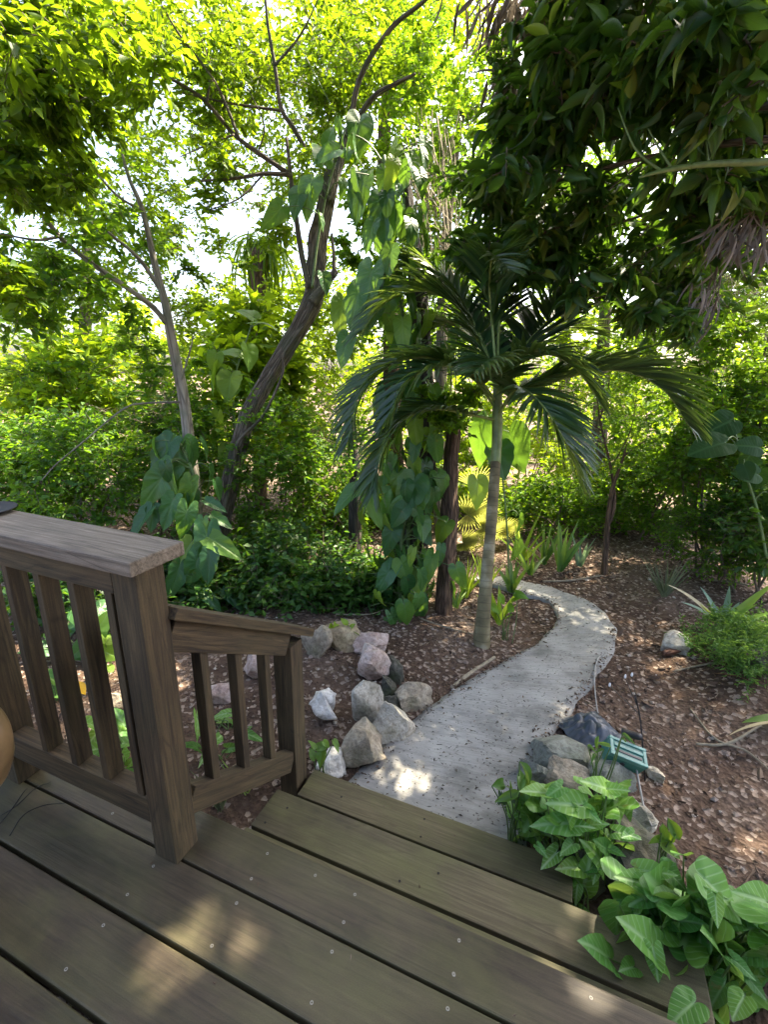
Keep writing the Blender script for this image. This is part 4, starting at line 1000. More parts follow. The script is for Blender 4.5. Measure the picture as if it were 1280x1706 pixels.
BR = [([(484, 292), (440, 290), (390, 298), (335, 302)], (4.5, 4.2), .022), ([(484, 292), (430, 255), (390, 225), (345, 172), (300, 140), (262, 125)], (4.5, 3.9), .024),
      ([(510, 252), (490, 215), (468, 180), (458, 110), (446, 40), (440, -30)], (4.5, 4.0), .024), ([(470, 185), (420, 178), (370, 170), (300, 155)], (4.4, 4.1), .014),
      ([(400, 235), (360, 140), (300, 60), (270, 10)], (4.2, 3.7), .014), ([(390, 225), (350, 240), (300, 262)], (4.2, 4.0), .01), ([(575, 230), (620, 165), (660, 140), (692, 124)], (4.6, 4.3), .03),
      ([(584, 212), (600, 130), (650, 50), (710, 0), (740, -40)], (4.6, 4.1), .03), ([(440, 290), (400, 330), (350, 350)], (4.4, 4.2), .01), ([(458, 110), (500, 60), (530, 0)], (4.2, 4.0), .012),
      ([(345, 172), (350, 110), (330, 50)], (4.1, 3.9), .010), ([(430, 255), (440, 210), (415, 150)], (4.4, 4.2), .008), ([(335, 302), (370, 270), (395, 238)], (4.3, 4.2), .006)]
for P, dd, r0 in BR: limb(tw, pw(P, dd), [r0, r0 * .75, r0 * .4], 7, .12, n=22)
C, R = clumps_px([(450, 60, 4.6, 120, 15), (560, 90, 4.9, 110, 15), (360, 130, 4.4, 100, 12), (610, 20, 5.0, 90, 10), (480, 200, 5.2, 90, 12), (300, 40, 4.2, 110, 13), (390, 330, 5.0, 60, 7), (440, 360, 5.2, 50, 6), (350, 240, 4.6, 70, 7), (550, 170, 5.4, 70, 7), (640, 110, 5.6, 60, 5)])
sprays(cr, cr, C, R, 9, 9, .088, .46, SM, .35, .6, trad=.003, tmi=1)
limb(tw, pw([(368, 880), (388, 780), (398, 735), (440, 690), (470, 625), (474, 590), (505, 545)], (4.78, 4.5)), [.018, .016, .016, .014, .012, .012, .008], 8, .2, n=50)   # climbing stem
tree('leaning_tree', 'thick leaning tree with dark furrowed bark and forked broken top', base, tr, cr, 'bark_dark', 'olive', None, tw)

# slim pale tree
base = ground_at(pt(330, 975, 4.55)); tr, tw, cr = MB(), Limbs(), MB()
main = [base - [0, 0, .1]] + pw([(327, 850), (318, 760), (306, 665), (292, 595), (283, 548), (275, 505), (257, 435), (238, 352), (216, 300), (204, 258)], (4.55, 4.1))
tube(tr, main, [.066, .06, .054, .05, .045, .042, .035, .028, .022, .016, .01], 16, .1, n=70, fr=6)
for P, dd, r0 in [([(282, 545), (255, 512), (215, 482), (150, 437), (100, 395), (50, 330), (20, 282), (-10, 240)], (4.35, 3.4), .026), ([(272, 490), (232, 432), (180, 387)], (4.3, 4.0), .022),
                  ([(238, 352), (200, 330), (170, 300), (140, 260)], (4.1, 3.9), .012), ([(300, 640), (318, 580), (322, 560)], (4.4, 4.3), .009), ([(100, 395), (60, 400), (0, 390)], (3.8, 3.5), .012),
                  ([(50, 330), (20, 330), (-20, 310)], (3.6, 3.3), .012), ([(300, 670), (240, 672), (205, 682), (140, 735), (92, 775), (70, 800)], (4.4, 4.1), .010)]:
    limb(tw, pw(P, dd), [r0, r0 * .8, r0 * .45], 7, .12, n=22)
C, R = clumps_px([(60, 420, 3.8, 80, 10), (110, 500, 4.0, 75, 8), (30, 530, 3.9, 60, 7), (190, 300, 4.4, 60, 4), (230, 400, 4.6, 60, 4), (250, 540, 4.4, 55, 6), (150, 350, 4.2, 60, 5), (310, 430, 4.8, 45, 3), (270, 610, 4.6, 45, 4), (340, 590, 4.8, 30, 2), (160, 590, 4.6, 50, 3), (60, 610, 4.2, 50, 3)])
sprays(cr, cr, C, R, 8, 8, .085, .48, SM, .35, .6, trad=.003, tmi=1)
tree('slim_tree', 'slim pale trunked tree with long thin branch reaching left', base, tr, cr, 'bark_pale', 'small', None, tw)

# near tree whose crown hangs in at the upper left
base = ground_at(np.array([-4.3, 1.5, 0])); tr, tw, cr = MB(), Limbs(), MB()
tube(tr, [base - [0, 0, .1], base + [.05, .05, 1.2], base + [.2, .1, 2.4], base + [.5, .3, 3.6]], [.13, .11, .09, .05], 14, .12, n=40)
for tgt, dd in (((60, 60), 3.0), ((150, 160), 3.2), ((10, 300), 3.2), ((230, 60), 3.6), ((120, 10), 3.4)):
    e = pt(*tgt, dd); s = base + [.2, .1, 2.4]; limb(tw, [s, (s + e) / 2 + [0, 0, .25], e], [.035, .022, .006], 7, .1, n=20)
C, R = clumps_px([(60, 60, 3.0, 95, 15), (170, 60, 3.4, 90, 13), (30, 180, 3.1, 80, 12), (120, 190, 3.4, 70, 10), (20, 310, 3.2, 70, 10), (230, 110, 3.8, 60, 7), (90, 280, 3.7, 60, 7), (10, 470, 3.3, 60, 8), (-30, 40, 2.7, 90, 8)])
sprays(cr, cr, C, R, 9, 8, .098, .44, SM + [E1], .4, .6, trad=.003, tmi=1)
tree('canopy_tree', 'leafy canopy tree overhanging the upper left corner', base, tr, cr, 'bark_pale', 'olive', 'overhanging canopy trees', tw)

# far tall canopy at the top centre (yellow lit)
base = ground_at(pt(660, 900, 7.6)); tr, tw, cr = MB(), Limbs(), MB()
tube(tr, [base - [0, 0, .1]] + pw([(655, 700), (650, 450), (640, 250), (650, 100)], 7.6), [.16, .15, .13, .11, .07], 14, .15, n=50)
C, R = clumps_px([(700, 60, 7.4, 90, 14), (620, 60, 7.8, 90, 12), (560, 20, 7.6, 90, 10), (760, 20, 7.2, 70, 8), (520, 250, 8.0, 80, 8), (640, 260, 7.8, 60, 8), (690, 170, 7.6, 60, 8), (480, 110, 8.2, 90, 9)])
sprays(cr, cr, C, R, 9, 9, .12, .5, SM, .3, .6, trad=.005, tmi=1)
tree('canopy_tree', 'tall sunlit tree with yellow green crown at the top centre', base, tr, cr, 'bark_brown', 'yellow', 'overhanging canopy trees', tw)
base = ground_at(pt(735, 880, 6.2)); tr, tw, cr = MB(), Limbs(), MB()
tube(tr, [base - [0, 0, .1]] + pw([(735, 700), (740, 450), (760, 250), (780, 150)], 6.2), [.09, .08, .07, .05, .03], 12, .15, n=40)
C, R = clumps_px([(760, 170, 5.8, 60, 12), (810, 110, 5.6, 55, 9), (720, 120, 6.0, 50, 8), (800, 210, 5.4, 45, 8), (740, 230, 5.8, 40, 6)])
sprays(cr, cr, C, R, 9, 8, .085, .58, SM, .1, .6, trad=.004, up=.3, tmi=1)
tree('canopy_tree', 'round leaved bright green tree beside the hanging dead fronds', base, tr, cr, 'bark_dark', 'bush', 'overhanging canopy trees', tw)
base = ground_at(pt(1000, 830, 8.6)); tr, tw, cr = MB(), Limbs(), MB()
tube(tr, [base - [0, 0, .1]] + pw([(1000, 700), (1010, 500), (1020, 350)], 8.6), [.14, .13, .10, .07], 12, .15, n=40)
C, R = clumps_px([(960, 480, 8.2, 70, 7), (1060, 440, 8.4, 80, 8), (1180, 470, 8.0, 80, 9), (1230, 350, 7.6, 70, 8), (1120, 330, 8.4, 80, 8), (960, 330, 8.6, 80, 9), (880, 420, 8.4, 50, 4), (850, 250, 8.6, 80, 8), (1270, 430, 7.4, 60, 7)])
sprays(cr, cr, C, R, 8, 9, .12, .5, SM, .3, .6, trad=.005, tmi=1)
tree('canopy_tree', 'far green tree whose crown shows between palm and dark leaves', base, tr, cr, 'bark_dark', 'small', 'overhanging canopy trees', tw)

# dense tall trees at the back right
for bx_, lab, cl, mt in [((1180, 800, 8.2), 'dense tall tree rising behind the right hand shrubs', [(1180, 480, 7.6, 90, 14), (1270, 520, 7.2, 80, 12), (1100, 560, 7.8, 70, 9), (1240, 380, 7.4, 90, 12), (1180, 250, 7.6, 110, 12), (1060, 300, 8.0, 90, 11), (1290, 250, 7.0, 100, 10)], 'bush'),
                         ((940, 800, 9.4), 'tall tree behind the palm crown with sky showing between its leaves', [(900, 330, 8.6, 90, 12), (820, 420, 8.6, 70, 9), (960, 230, 8.8, 110, 12), (840, 230, 8.6, 80, 10), (880, 560, 9.0, 60, 7), (1000, 400, 9.0, 60, 5), (800, 540, 8.4, 60, 8), (1040, 520, 9.0, 50, 5)], 'small'),
                         ((700, 820, 7.4), 'leafy green tree filling the gap behind the vine covered trunk', [(600, 60, 6.6, 80, 12), (690, 130, 6.4, 70, 10), (780, 330, 6.4, 70, 12), (820, 260, 6.2, 60, 8), (640, 330, 6.8, 60, 10), (720, 430, 6.6, 60, 10), (800, 430, 6.4, 60, 8), (700, 250, 6.6, 60, 9), (600, 420, 7.0, 50, 6), (640, 540, 7.0, 60, 8), (740, 560, 6.8, 60, 8), (850, 150, 6.4, 70, 9)], 'small'),
                         ((140, 800, 8.8), 'fine leaved tree speckling the sky behind the slim tree', [(60, 100, 7.4, 120, 20), (190, 70, 7.8, 120, 18), (330, 90, 7.8, 120, 20), (60, 300, 7.6, 100, 16), (120, 430, 8.0, 90, 15), (60, 500, 7.8, 90, 14), (200, 330, 8.2, 80, 5), (300, 300, 8.4, 60, 4), (250, 470, 8.4, 70, 4), (330, 200, 8.2, 80, 10), (230, 250, 7.6, 60, 3), (290, 350, 7.8, 55, 4), (340, 430, 8.0, 50, 3), (250, 430, 7.6, 50, 4), (400, 480, 8.2, 50, 3), (190, 360, 7.4, 50, 4), (430, 420, 8.0, 50, 3), (300, 520, 8.2, 60, 6), (210, 290, 7.2, 50, 4), (260, 400, 7.4, 45, 4), (330, 480, 7.8, 45, 3), (170, 240, 7.0, 60, 3), (430, 180, 8.2, 100, 18), (520, 120, 8.2, 100, 18), (390, 300, 8.2, 60, 8), (480, 330, 8.2, 60, 9), (180, 480, 8.2, 60, 6), (190, 570, 8.2, 60, 4)], 'olive')]:
    base = ground_at(pt(*bx_)); tr, tw, cr = MB(), Limbs(), MB(); px_, py_, dd = bx_
    tube(tr, [base - [0, 0, .1]] + pw([(px_, 650), (px_ + 5, 450), (px_ + 10, 300)], dd), [.13, .12, .10, .05], 12, .15, n=40)
    C, R = clumps_px(cl)
    if dd == 8.2:                                   # extra crown clumps added above the clearing to block the sun
        Cw = np.column_stack([rng.uniform(.9, 3.6, 130), rng.uniform(4.6, 9.0, 130), rng.uniform(4.3, 6.6, 130)])
        Cw = np.vstack([Cw, np.array([1.75, 6.7, 4.6]) + rng.normal(size=(46, 3)) * [.45, .5, .45], np.array([2.3, 5.3, 4.4]) + rng.normal(size=(50, 3)) * [.55, .5, .3]])
        C = np.vstack([C, Cw]); R = np.concatenate([R, np.full(len(Cw), .6)])
    sprays(cr, cr, C, R, 10, 9, .105, .5, SM, .3, .6, trad=.004, tmi=1)
    tree('canopy_tree', lab, base, tr, cr, 'bark_dark', mt, 'overhanging canopy trees', tw)
# far woods closing the view
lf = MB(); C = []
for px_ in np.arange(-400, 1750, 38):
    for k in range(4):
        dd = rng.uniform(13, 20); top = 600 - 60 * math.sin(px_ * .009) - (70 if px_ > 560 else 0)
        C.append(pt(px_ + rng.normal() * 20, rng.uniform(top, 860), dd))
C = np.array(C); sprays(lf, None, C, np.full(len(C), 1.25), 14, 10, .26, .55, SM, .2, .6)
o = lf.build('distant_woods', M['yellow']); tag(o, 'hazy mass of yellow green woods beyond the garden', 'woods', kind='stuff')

# dark large-leaved tree overhanging at the upper right
base = ground_at(np.array([2.6, 2.3, 0])); tr, tw, cr = MB(), Limbs(), MB()
tube(tr, [base - [0, 0, .1], base + [-.05, .05, 1.3], base + [-.15, .1, 2.4], base + [-.4, .2, 3.4]], [.15, .13, .11, .06], 14, .12, n=40)
big = [([(1400, 262), (1280, 270), (1180, 274), (1110, 284), (1065, 296)], (2.5, 2.5), .020)]
for tgt, dd in (((1000, 160), 3.0), ((900, 260), 3.5), ((1150, 80), 2.6), ((1000, 380), 3.6), ((820, 330), 3.9), ((1130, 420), 3.4), ((900, 100), 3.1)):
    e = pt(*tgt, dd); s = base + [-.15, .1, 2.4]; limb(tw, [s, (s + e) / 2 + [0, 0, .3], e], [.035, .02, .006], 7, .1, n=20)
C, R = clumps_px([(1000, 160, 3.0, 95, 15), (900, 230, 3.4, 85, 13), (1130, 110, 2.6, 95, 13), (1000, 330, 3.5, 85, 12), (860, 320, 3.8, 75, 12), (1150, 260, 3.0, 80, 10), (1130, 390, 3.3, 70, 9), (820, 400, 4.0, 55, 8), (1240, 60, 2.3, 90, 10), (950, 60, 3.0, 80, 9), (1220, 180, 2.6, 70, 8), (900, 420, 3.9, 60, 7), (1060, 30, 2.6, 90, 9), (1220, 330, 3.0, 60, 5), (1070, 470, 3.7, 60, 6), (970, 430, 3.8, 55, 5)])
sprays(cr, cr, C, R, 6, 6, .175, .34, LAN, .5, .6, trad=.006, squash=.7, tmi=1)
for k in rng.choice(len(C), 16, replace=False):
    s_ = C[k] + np.array([rng.uniform(.3, .7), rng.uniform(-.2, .3), rng.uniform(.1, .5)]); limb(tw, [s_, (s_ + C[k]) / 2 + [0, 0, .06], C[k] + [-.12, 0, -.1]], [.012, .008, .003], 6, .1, n=12)
Cs, Rs = clumps_px([(790, 300, 3.9, 60, 10), (850, 400, 4.0, 60, 10), (900, 150, 3.6, 70, 8), (1000, 440, 3.9, 70, 9), (1120, 470, 3.8, 70, 8), (1180, 520, 3.6, 50, 6), (1060, 540, 4.0, 40, 4), (1230, 420, 3.4, 60, 6)])
sprays(cr, cr, Cs, Rs, 8, 8, .10, .38, EL + LAN, .35, .6, trad=.004, tmi=1)
# unseen crown clumps added over the deck, above the frame, to shade it
C2 = np.vstack([np.column_stack([rng.uniform(-2.2, 3.4, 520), rng.uniform(.6, 5.2, 520), rng.uniform(4.2, 5.6, 520)]),
                np.column_stack([rng.uniform(-1.5, 4.0, 360), rng.uniform(3.0, 8.0, 360), rng.uniform(5.6, 7.0, 360)])])
C2 = C2[C2[:, 2] - 1.55 > .86 * np.hypot(C2[:, 0], C2[:, 1])]
sprays(cr, cr, C2, np.full(len(C2), .5), 7, 7, .21, .42, LAN, .5, 1.2, trad=.005, tmi=1)
C3 = np.array([[rng.uniform(1.7, 3.2), rng.uniform(-4.0, -.2), rng.uniform(.1, 4.2)] for _ in range(90)])  # unseen low foliage added to darken the right-facing rail sides
sprays(cr, cr, C3, np.full(len(C3), .5), 6, 6, .21, .40, LAN, .5, .6, trad=.005, tmi=1)
t4 = tree('canopy_tree', 'dark large leaved tree filling the upper right corner', base, tr, cr, 'bark_dark', 'mango', 'overhanging canopy trees', tw)
mb = MB(); tube(mb, pw(*big[0][:2]), [.020, .018, .016, .012, .006], 9, .06, n=30)
for P in ([(1120, 282), (1100, 250), (1080, 215)], [(1180, 272), (1175, 230), (1165, 190)], [(1105, 288), (1060, 250), (1030, 180)]): tube(mb, pw(P, 2.5), [.008, .006, .003], 7, n=12)
mb.build('pale_branch', M['petiole'], t4, origin=base)

# bunches of dead hanging leaves caught in the canopy
def dead_bunch(px, py, d, w, h, n, label, ll=.3):
    n = int(n * 3)
    c = pt(px, py, d); lf, stm = MB(), MB(); k = d / F
    pos = np.array([pt(px + rng.normal() * w * .35, py + rng.normal() * h * .25 - h * .2, d * rng.uniform(.96, 1.04)) for _ in range(n)])
    dd = rng.normal(size=(n, 3)) * .35 + np.array([-.25, 0, -1.0]); L = ll * rng.uniform(.5, 1.2, n)
    inst(lf, t_ell(8, .045, .2, .4, .004), pos, dd, rng.normal(size=(n, 3)), L, L * rng.uniform(.06, .13, n))
    top = c + [0, 0, h * k * .5]
    for q in range(7): tube(stm, [top + [0, 0, .15], top + rng.normal(size=3) * .03, pos[q]], [.006, .005, .003], 6, n=8)
    veg('dead_frond', label, 'dead leaves', top, lf, 'dead', stm, 'twig', 'dead leaf bunches hanging in the canopy')
dead_bunch(895, 20, 3.6, 150, 90, 70, 'big grey bunch of dead leaves hanging at the top right of centre', .30)
dead_bunch(848, 130, 3.7, 36, 100, 34, 'narrow grey tail of dead leaves below the big dead bunch', .26)
dead_bunch(1250, 385, 2.9, 80, 60, 30, 'grey dead leaves drooping at the right edge of the canopy', .24)
dead_bunch(1185, 500, 3.2, 30, 70, 14, 'small dark withered leaf tuft hanging over the right hand shrubs', .18)

# distant dead palm with drooping skirt
base = ground_at(pt(432, 800, 7.4)); tr, cr, tw = MB(), MB(), Limbs()
tube(tr, [base - [0, 0, .1]] + pw([(430, 680), (428, 560), (432, 480), (430, 420)], 7.4), [.10, .10, .10, .12, .13], 14, .25, n=50)
n = 110; pos = np.array([pt(432 + rng.normal() * 14, 400 + rng.normal() * 8, 7.4 + rng.normal() * .1) for _ in range(n)]); L = rng.uniform(.5, 1.1, n)
a = rng.uniform(0, 6.3, n); dd = np.column_stack([np.cos(a) * .6, np.sin(a) * .6, rng.uniform(-1.1, .1, n)])
inst(cr, t_ell(8, .03, .9, .3), pos, dd, np.column_stack([np.cos(a), np.sin(a), np.full(n, .8)]), L, L * .045)
tree('distant_palm', 'distant palm with shaggy skirt of hanging fronds in the sky gap', base, tr, cr, 'bark_brown', 'olive', None, tw)

# --- trunks in the middle, carrying climbing philodendron
def bare(name, label, P, d, R, mat, ns=14, rough=.22, ridges=4, group='tree trunks in the middle of the clearing edge', extra=()):
    W = pw(P, d); b = ground_at(W[0]); W[0] = b - [0, 0, .06]
    r = thing(name, label, 'tree', b, group); mb = MB(); tube(mb, W, R, ns, rough, n=60, ridges=ridges, fr=8); 
    for E, rr in extra: tube(mb, pw(E, d), rr, 8, .15, n=40)
    mb.build('trunk', M[mat], r, origin=b); return r, b, W
rA, bA, _ = bare('vine_covered_tree', 'dark tall trunk wrapped in vines left of the brown trunk', [(690, 1035), (688, 960), (690, 880), (702, 800), (714, 720), (706, 600), (694, 450), (684, 360), (676, 290)], 4.35, [.12, .11, .105, .10, .09, .08, .065, .05, .03], 'bark_black', extra=(([(706, 1030), (712, 940), (708, 870), (722, 800), (718, 730), (712, 640)], [.02, .022, .02, .026, .024, .016]), ([(672, 1030), (662, 950), (668, 870), (690, 800)], [.04, .035, .035, .03])))
rB, bB, _ = bare('brown_trunk_tree', 'straight reddish brown trunk with peeling bark left of the palm', [(738, 1035), (742, 960), (749, 860), (751, 780), (755, 715), (752, 690)], 4.2, [.075, .068, .066, .062, .058, .05], 'bark_brown')
rC, bC, _ = bare('dark_trunk_tree', 'thin black trunk standing behind the rocks', [(588, 1015), (590, 940), (592, 850), (590, 780), (585, 700)], 4.9, [.066, .06, .058, .055, .04], 'bark_black')
lf = MB(); C, R = clumps_px([(750, 690, 4.1, 34, 12), (775, 660, 4.2, 26, 6), (720, 675, 4.2, 24, 5)]); tw = MB()
sprays(lf, lf, C, R * 1.1, 9, 8, .062, .6, SM, .05, .6, trad=.003, up=.3, tmi=1)
lf.build('crown', [M['bush'], M['twig']], rB, origin=bB)
lf, tw = MB(), MB(); C, R = clumps_px([(590, 760, 4.9, 50, 10)]); sprays(lf, lf, C, R, 8, 8, .07, .5, SM, .2, tmi=1); lf.build('crown', [M['hedge'], M['twig']], rC, origin=bC)
lf, tw = MB(), MB(); C, R = clumps_px([(640, 150, 5.4, 60, 8), (690, 250, 5.2, 55, 8), (720, 350, 5.0, 50, 6), (640, 360, 5.2, 40, 5), (600, 90, 5.6, 60, 7), (700, 440, 4.9, 45, 6), (690, 60, 5.6, 60, 7), (660, 520, 4.9, 45, 5), (740, 500, 5.0, 40, 5)])
sprays(lf, lf, C, R, 9, 8, .075, .5, SM, .3, tmi=1); lf.build('crown', [M['small'], M['twig']], rA, origin=bA)
# dry hanging twigs of the vine tree
mb = MB()
for _ in range(80):
    x = rng.uniform(665, 765); y = rng.uniform(180, 330); L = rng.uniform(60, 190)
    P = [(x, y), (x + rng.normal() * 12, y + L * .5), (x + rng.normal() * 26, y + L)]; tube(mb, pw(P, rng.uniform(4.5, 5.2)), [.006, .0045, .002], 4, n=9, cap=False)
mb.build('dry_twigs', M['twig_pale'], rA, origin=bA)

def big_leaves(mb, st, items, tmpls, wr, mi=0, face=.75, pet=True, stalk=None, rad=.006):
    """items: (ax, ay, tx, ty, d, dtip): attachment pixel -> tip pixel."""
    for it in items:
        ax_, ay, tx, ty, d = it[:5]; dt = it[5] if len(it) > 5 else d - .03
        a = pt(ax_, ay, d); t = pt(tx, ty, dt); v = t - a; L = np.linalg.norm(v)
        nrm = nz(nz(EYE - a) * face + np.array([0, 0, 1.0]) * (1 - face * .4) + rng.normal(size=3) * .22)
        inst(mb, tmpls[rng.integers(len(tmpls))], a[None], v[None], nrm[None], L, L * wr * rng.uniform(.9, 1.12), mi)
        if pet and st is not None:
            s = stalk(a) if stalk else a + np.array([rng.normal() * .05, rng.normal() * .05 + .06, -.22])
            m = (a + s) / 2 + [0, 0, .04]
            tube(st, [s, m, a], [rad, rad * .8, rad * .55], 6, n=9, cap=False)
    return mb

def climb(name, label, P, d, n, Lr, mats, tm, wr, spread, stemR=.02, group='climbing philodendrons', wscale=1.0, out=.25, items=(), down=1.0, face=.75):
    """philodendron climbing a support: leaves hang all along the pixel path P"""
    W = spline(np.array(pw(P, d)), 60); b = ground_at(W[0]); r = thing(name, label, 'climbing plant', b, group)
    lf, lf2, stm = MB(), MB(), MB(); tube(stm, W, [stemR, stemR * .7], 8, .2, n=60)
    for k in range(n):
        i = rng.integers(2, 60); p = W[i]
        a = rng.uniform(0, 6.3); o = np.array([math.cos(a), math.sin(a), rng.uniform(-.1, .5)]) * spread * rng.uniform(.45, 1.1)
        if np.dot(o, RF) > spread * .35: o = o - 1.4 * RF * np.dot(o, RF)
        q = p + o; L = rng.uniform(*Lr)
        dd = nz(np.array([o[0], o[1], 0]) * out / spread + [rng.normal() * .22, rng.normal() * .22, -down])
        nrm = nz(np.array([o[0], o[1], 0]) / spread + [0, 0, .35] + rng.normal(size=3) * .25)
        if np.dot(nrm, RF) > 0.2: nrm = nrm - RF * 1.3 * np.dot(nrm, RF)
        inst(lf2 if rng.uniform() < .22 else lf, tm[rng.integers(len(tm))], q[None], dd[None], nrm[None], L, L * wr * rng.uniform(.9, 1.15) * wscale)
        tube(stm, [p, (p + q) / 2 + [0, 0, .05], q], [.006, .005, .004], 5, n=7, cap=False)
    for it in items:
        big_leaves(lf2 if len(it) > 6 and it[6] else lf, stm, [it[:6]], tm, wr, face=face, stalk=lambda a: W[np.argmin(np.linalg.norm(W - a, axis=1))])
    stm.build('stem', M['petiole'], r, origin=b)
    lf.build('foliage', M[mats[0]], r, origin=b)
    if lf2.v: lf2.build('young_leaves', M[mats[1]], r, origin=b)
    return r
PH = ('philo', 'philo_pale'); GG = [G1, G2, G3, G4]; HH = [H1, H2, H3]
it = [(285, 735, 245, 800, 4.25), (275, 790, 225, 850, 4.2), (250, 850, 212, 900, 4.1), (300, 745, 298, 812, 4.3), (318, 800, 300, 860, 4.2, 4.2, 1), (255, 845, 252, 888, 4.15), (345, 835, 378, 852, 4.2), (338, 865, 330, 905, 4.1), (345, 890, 350, 962, 4.05), (318, 905, 285, 960, 4.05, 4.0, 1), (348, 895, 402, 928, 4.05, 4.0, 1), (350, 920, 345, 975, 4.0), (375, 985, 410, 1012, 4.1), (335, 985, 372, 1010, 4.05), (300, 940, 282, 1000, 4.0), (330, 930, 310, 985, 4.0), (290, 830, 270, 885, 4.15), (312, 850, 300, 900, 4.1), (355, 860, 388, 880, 4.25)]
climb('philodendron', 'large leaved philodendron climbing the base of the slim pale tree', [(335, 1010), (335, 930), (330, 860), (322, 790), (300, 740)], 4.3, 24, (.18, .32), PH, GG, .92, .22, items=it)
it = [(606, 300, 590, 372, 4.1), (640, 330, 642, 412, 4.0), (598, 290, 592, 340, 4.15), (620, 450, 604, 520, 3.95), (640, 440, 612, 492, 4.0), (600, 480, 580, 545, 4.0), (650, 470, 640, 540, 4.1), (572, 500, 562, 556, 4.1, 4.05, 1), (580, 560, 566, 610, 4.0), (630, 520, 600, 560, 3.9), (670, 560, 650, 620, 4.05), (690, 640, 684, 690, 4.0), (640, 660, 628, 710, 4.0, 4, 1)]
climb('philodendron', 'tall philodendron with long hanging leaves covering the dark middle trunk', [(690, 1030), (680, 900), (690, 760), (680, 600), (660, 450), (648, 340), (640, 260)], 4.2, 120, (.15, .29), PH, GG, .98, .40, items=it)
it = [(690, 800, 668, 868, 3.95), (700, 815, 690, 868, 3.95), (640, 810, 596, 822, 4.0), (612, 825, 640, 880, 3.9, 3.85, 1), (596, 815, 548, 850, 4.1), (664, 790, 650, 830, 4.0, 4, 1), (655, 880, 642, 930, 4.0), (650, 950, 622, 995, 4.0), (668, 935, 682, 975, 4.0, 4, 1), (730, 790, 742, 830, 4.1), (720, 930, 712, 970, 3.95, 3.9, 1), (735, 910, 732, 945, 4.0), (760, 945, 772, 985, 3.9), (640, 970, 640, 1010, 4.1), (655, 840, 640, 885, 4.0), (745, 870, 720, 905, 4.1, 4.1, 1), (700, 880, 720, 910, 4.0)]
climb('philodendron', 'philodendron with broad leaves climbing low between the two dark trunks', [(672, 1035), (665, 960), (672, 880), (690, 800), (700, 740)], 4.15, 46, (.12, .22), PH, HH + [G1, G4], .92, .28, items=it)
it = [(540, 270, 530, 220, 4.3), (560, 250, 520, 265, 4.25), (575, 260, 590, 235, 4.3), (520, 300, 500, 350, 4.35), (600, 200, 596, 262, 4.3), (545, 240, 556, 205, 4.3), (470, 345, 440, 380, 4.4), (500, 320, 486, 362, 4.4)]
climb('philodendron', 'philodendron growing on the broken fork of the leaning tree', [(520, 480), (530, 400), (545, 320), (565, 250), (575, 215)], 4.42, 6, (.12, .2), PH, HH, .9, .26, stemR=.012, items=it)
it = [(795, 800, 800, 850, 4.6), (810, 700, 785, 770, 4.7, 4.7, 1), (850, 720, 868, 790, 4.7, 4.7, 1), (830, 745, 842, 800, 4.75, 4.7, 1), (460, 0, 462, 0, 4.5)][:5]
climb('philodendron', 'backlit philodendron leaves hanging behind the palm trunk', [(850, 1000), (845, 880), (835, 780), (815, 700)], 4.75, 4, (.18, .30), ('philo_pale', 'philo'), HH, .95, .22, stemR=.01, items=it)
it = [(1208, 738, 1150, 752, 3.9, 3.88), (1220, 700, 1176, 722, 4.1, 4.1), (1265, 745, 1228, 740, 3.9), (1262, 790, 1225, 786, 3.9), (1240, 775, 1252, 800, 3.85), (1180, 715, 1200, 690, 4.2)]
climb('philodendron', 'philodendron with big round dark leaf in the right hand shrubs', [(1278, 930), (1262, 850), (1240, 780), (1225, 720)], 4.1, 5, (.16, .24), ('round', 'hedge'), [t_outline(MONST, 4, .1, .2, .02, 5)], (.95), .2, stemR=.012, items=it, face=1.15)
it = [(455, 545, 420, 520, 5.2, 5.1), (400, 590, 365, 575, 5.3, 5.2), (370, 620, 345, 640, 5.3), (425, 530, 395, 510, 5.4), (395, 650, 372, 670, 5.2), (360, 590, 350, 620, 5.2)]
climb('philodendron', 'sunlit yellow green philodendron left of the leaning trunk', [(400, 900), (395, 760), (390, 640), (420, 540)], 5.4, 12, (.22, .36), ('philo_pale', 'philo_pale'), HH, .95, .25, stemR=.012, items=it)

# --- the palm
def strip_leaflets(mb, base_pts, dirs, nrms, Ls, Ws, g=.8, segs=7, mi=0):
    n = len(base_pts); p = np.array(base_pts, float); d = nz(np.array(dirs)); nm = nz(np.array(nrms)); Ls = np.array(Ls); Ws = np.array(Ws)
    rows = []
    for k in range(segs + 1):
        t = k / segs; w = Ws * (min(1, .45 + t * 3) * (1 - max(0, t - .35) / .65) ** .75 + .02)
        x = nz(np.cross(d, nm)); z = np.cross(x, d)
        rows.append(np.stack([p - x * w[:, None] * .5 + z * w[:, None] * .16, p, p + x * w[:, None] * .5 + z * w[:, None] * .16], 1))
        p = p + d * (Ls / segs)[:, None]
        d = d.copy(); d[:, 2] -= g * (.05 + .22 * t); d = nz(d)
    V = np.stack(rows, 1).reshape(-1, 3); m = (segs + 1) * 3
    q = np.array([(k * 3 + c, k * 3 + c + 1, k * 3 + c + 4, k * 3 + c + 3) for k in range(segs) for c in (0, 1)])
    mb.add(V, [(q[None] + (np.arange(n) * m)[:, None, None]).reshape(-1, 4)], None, mi)
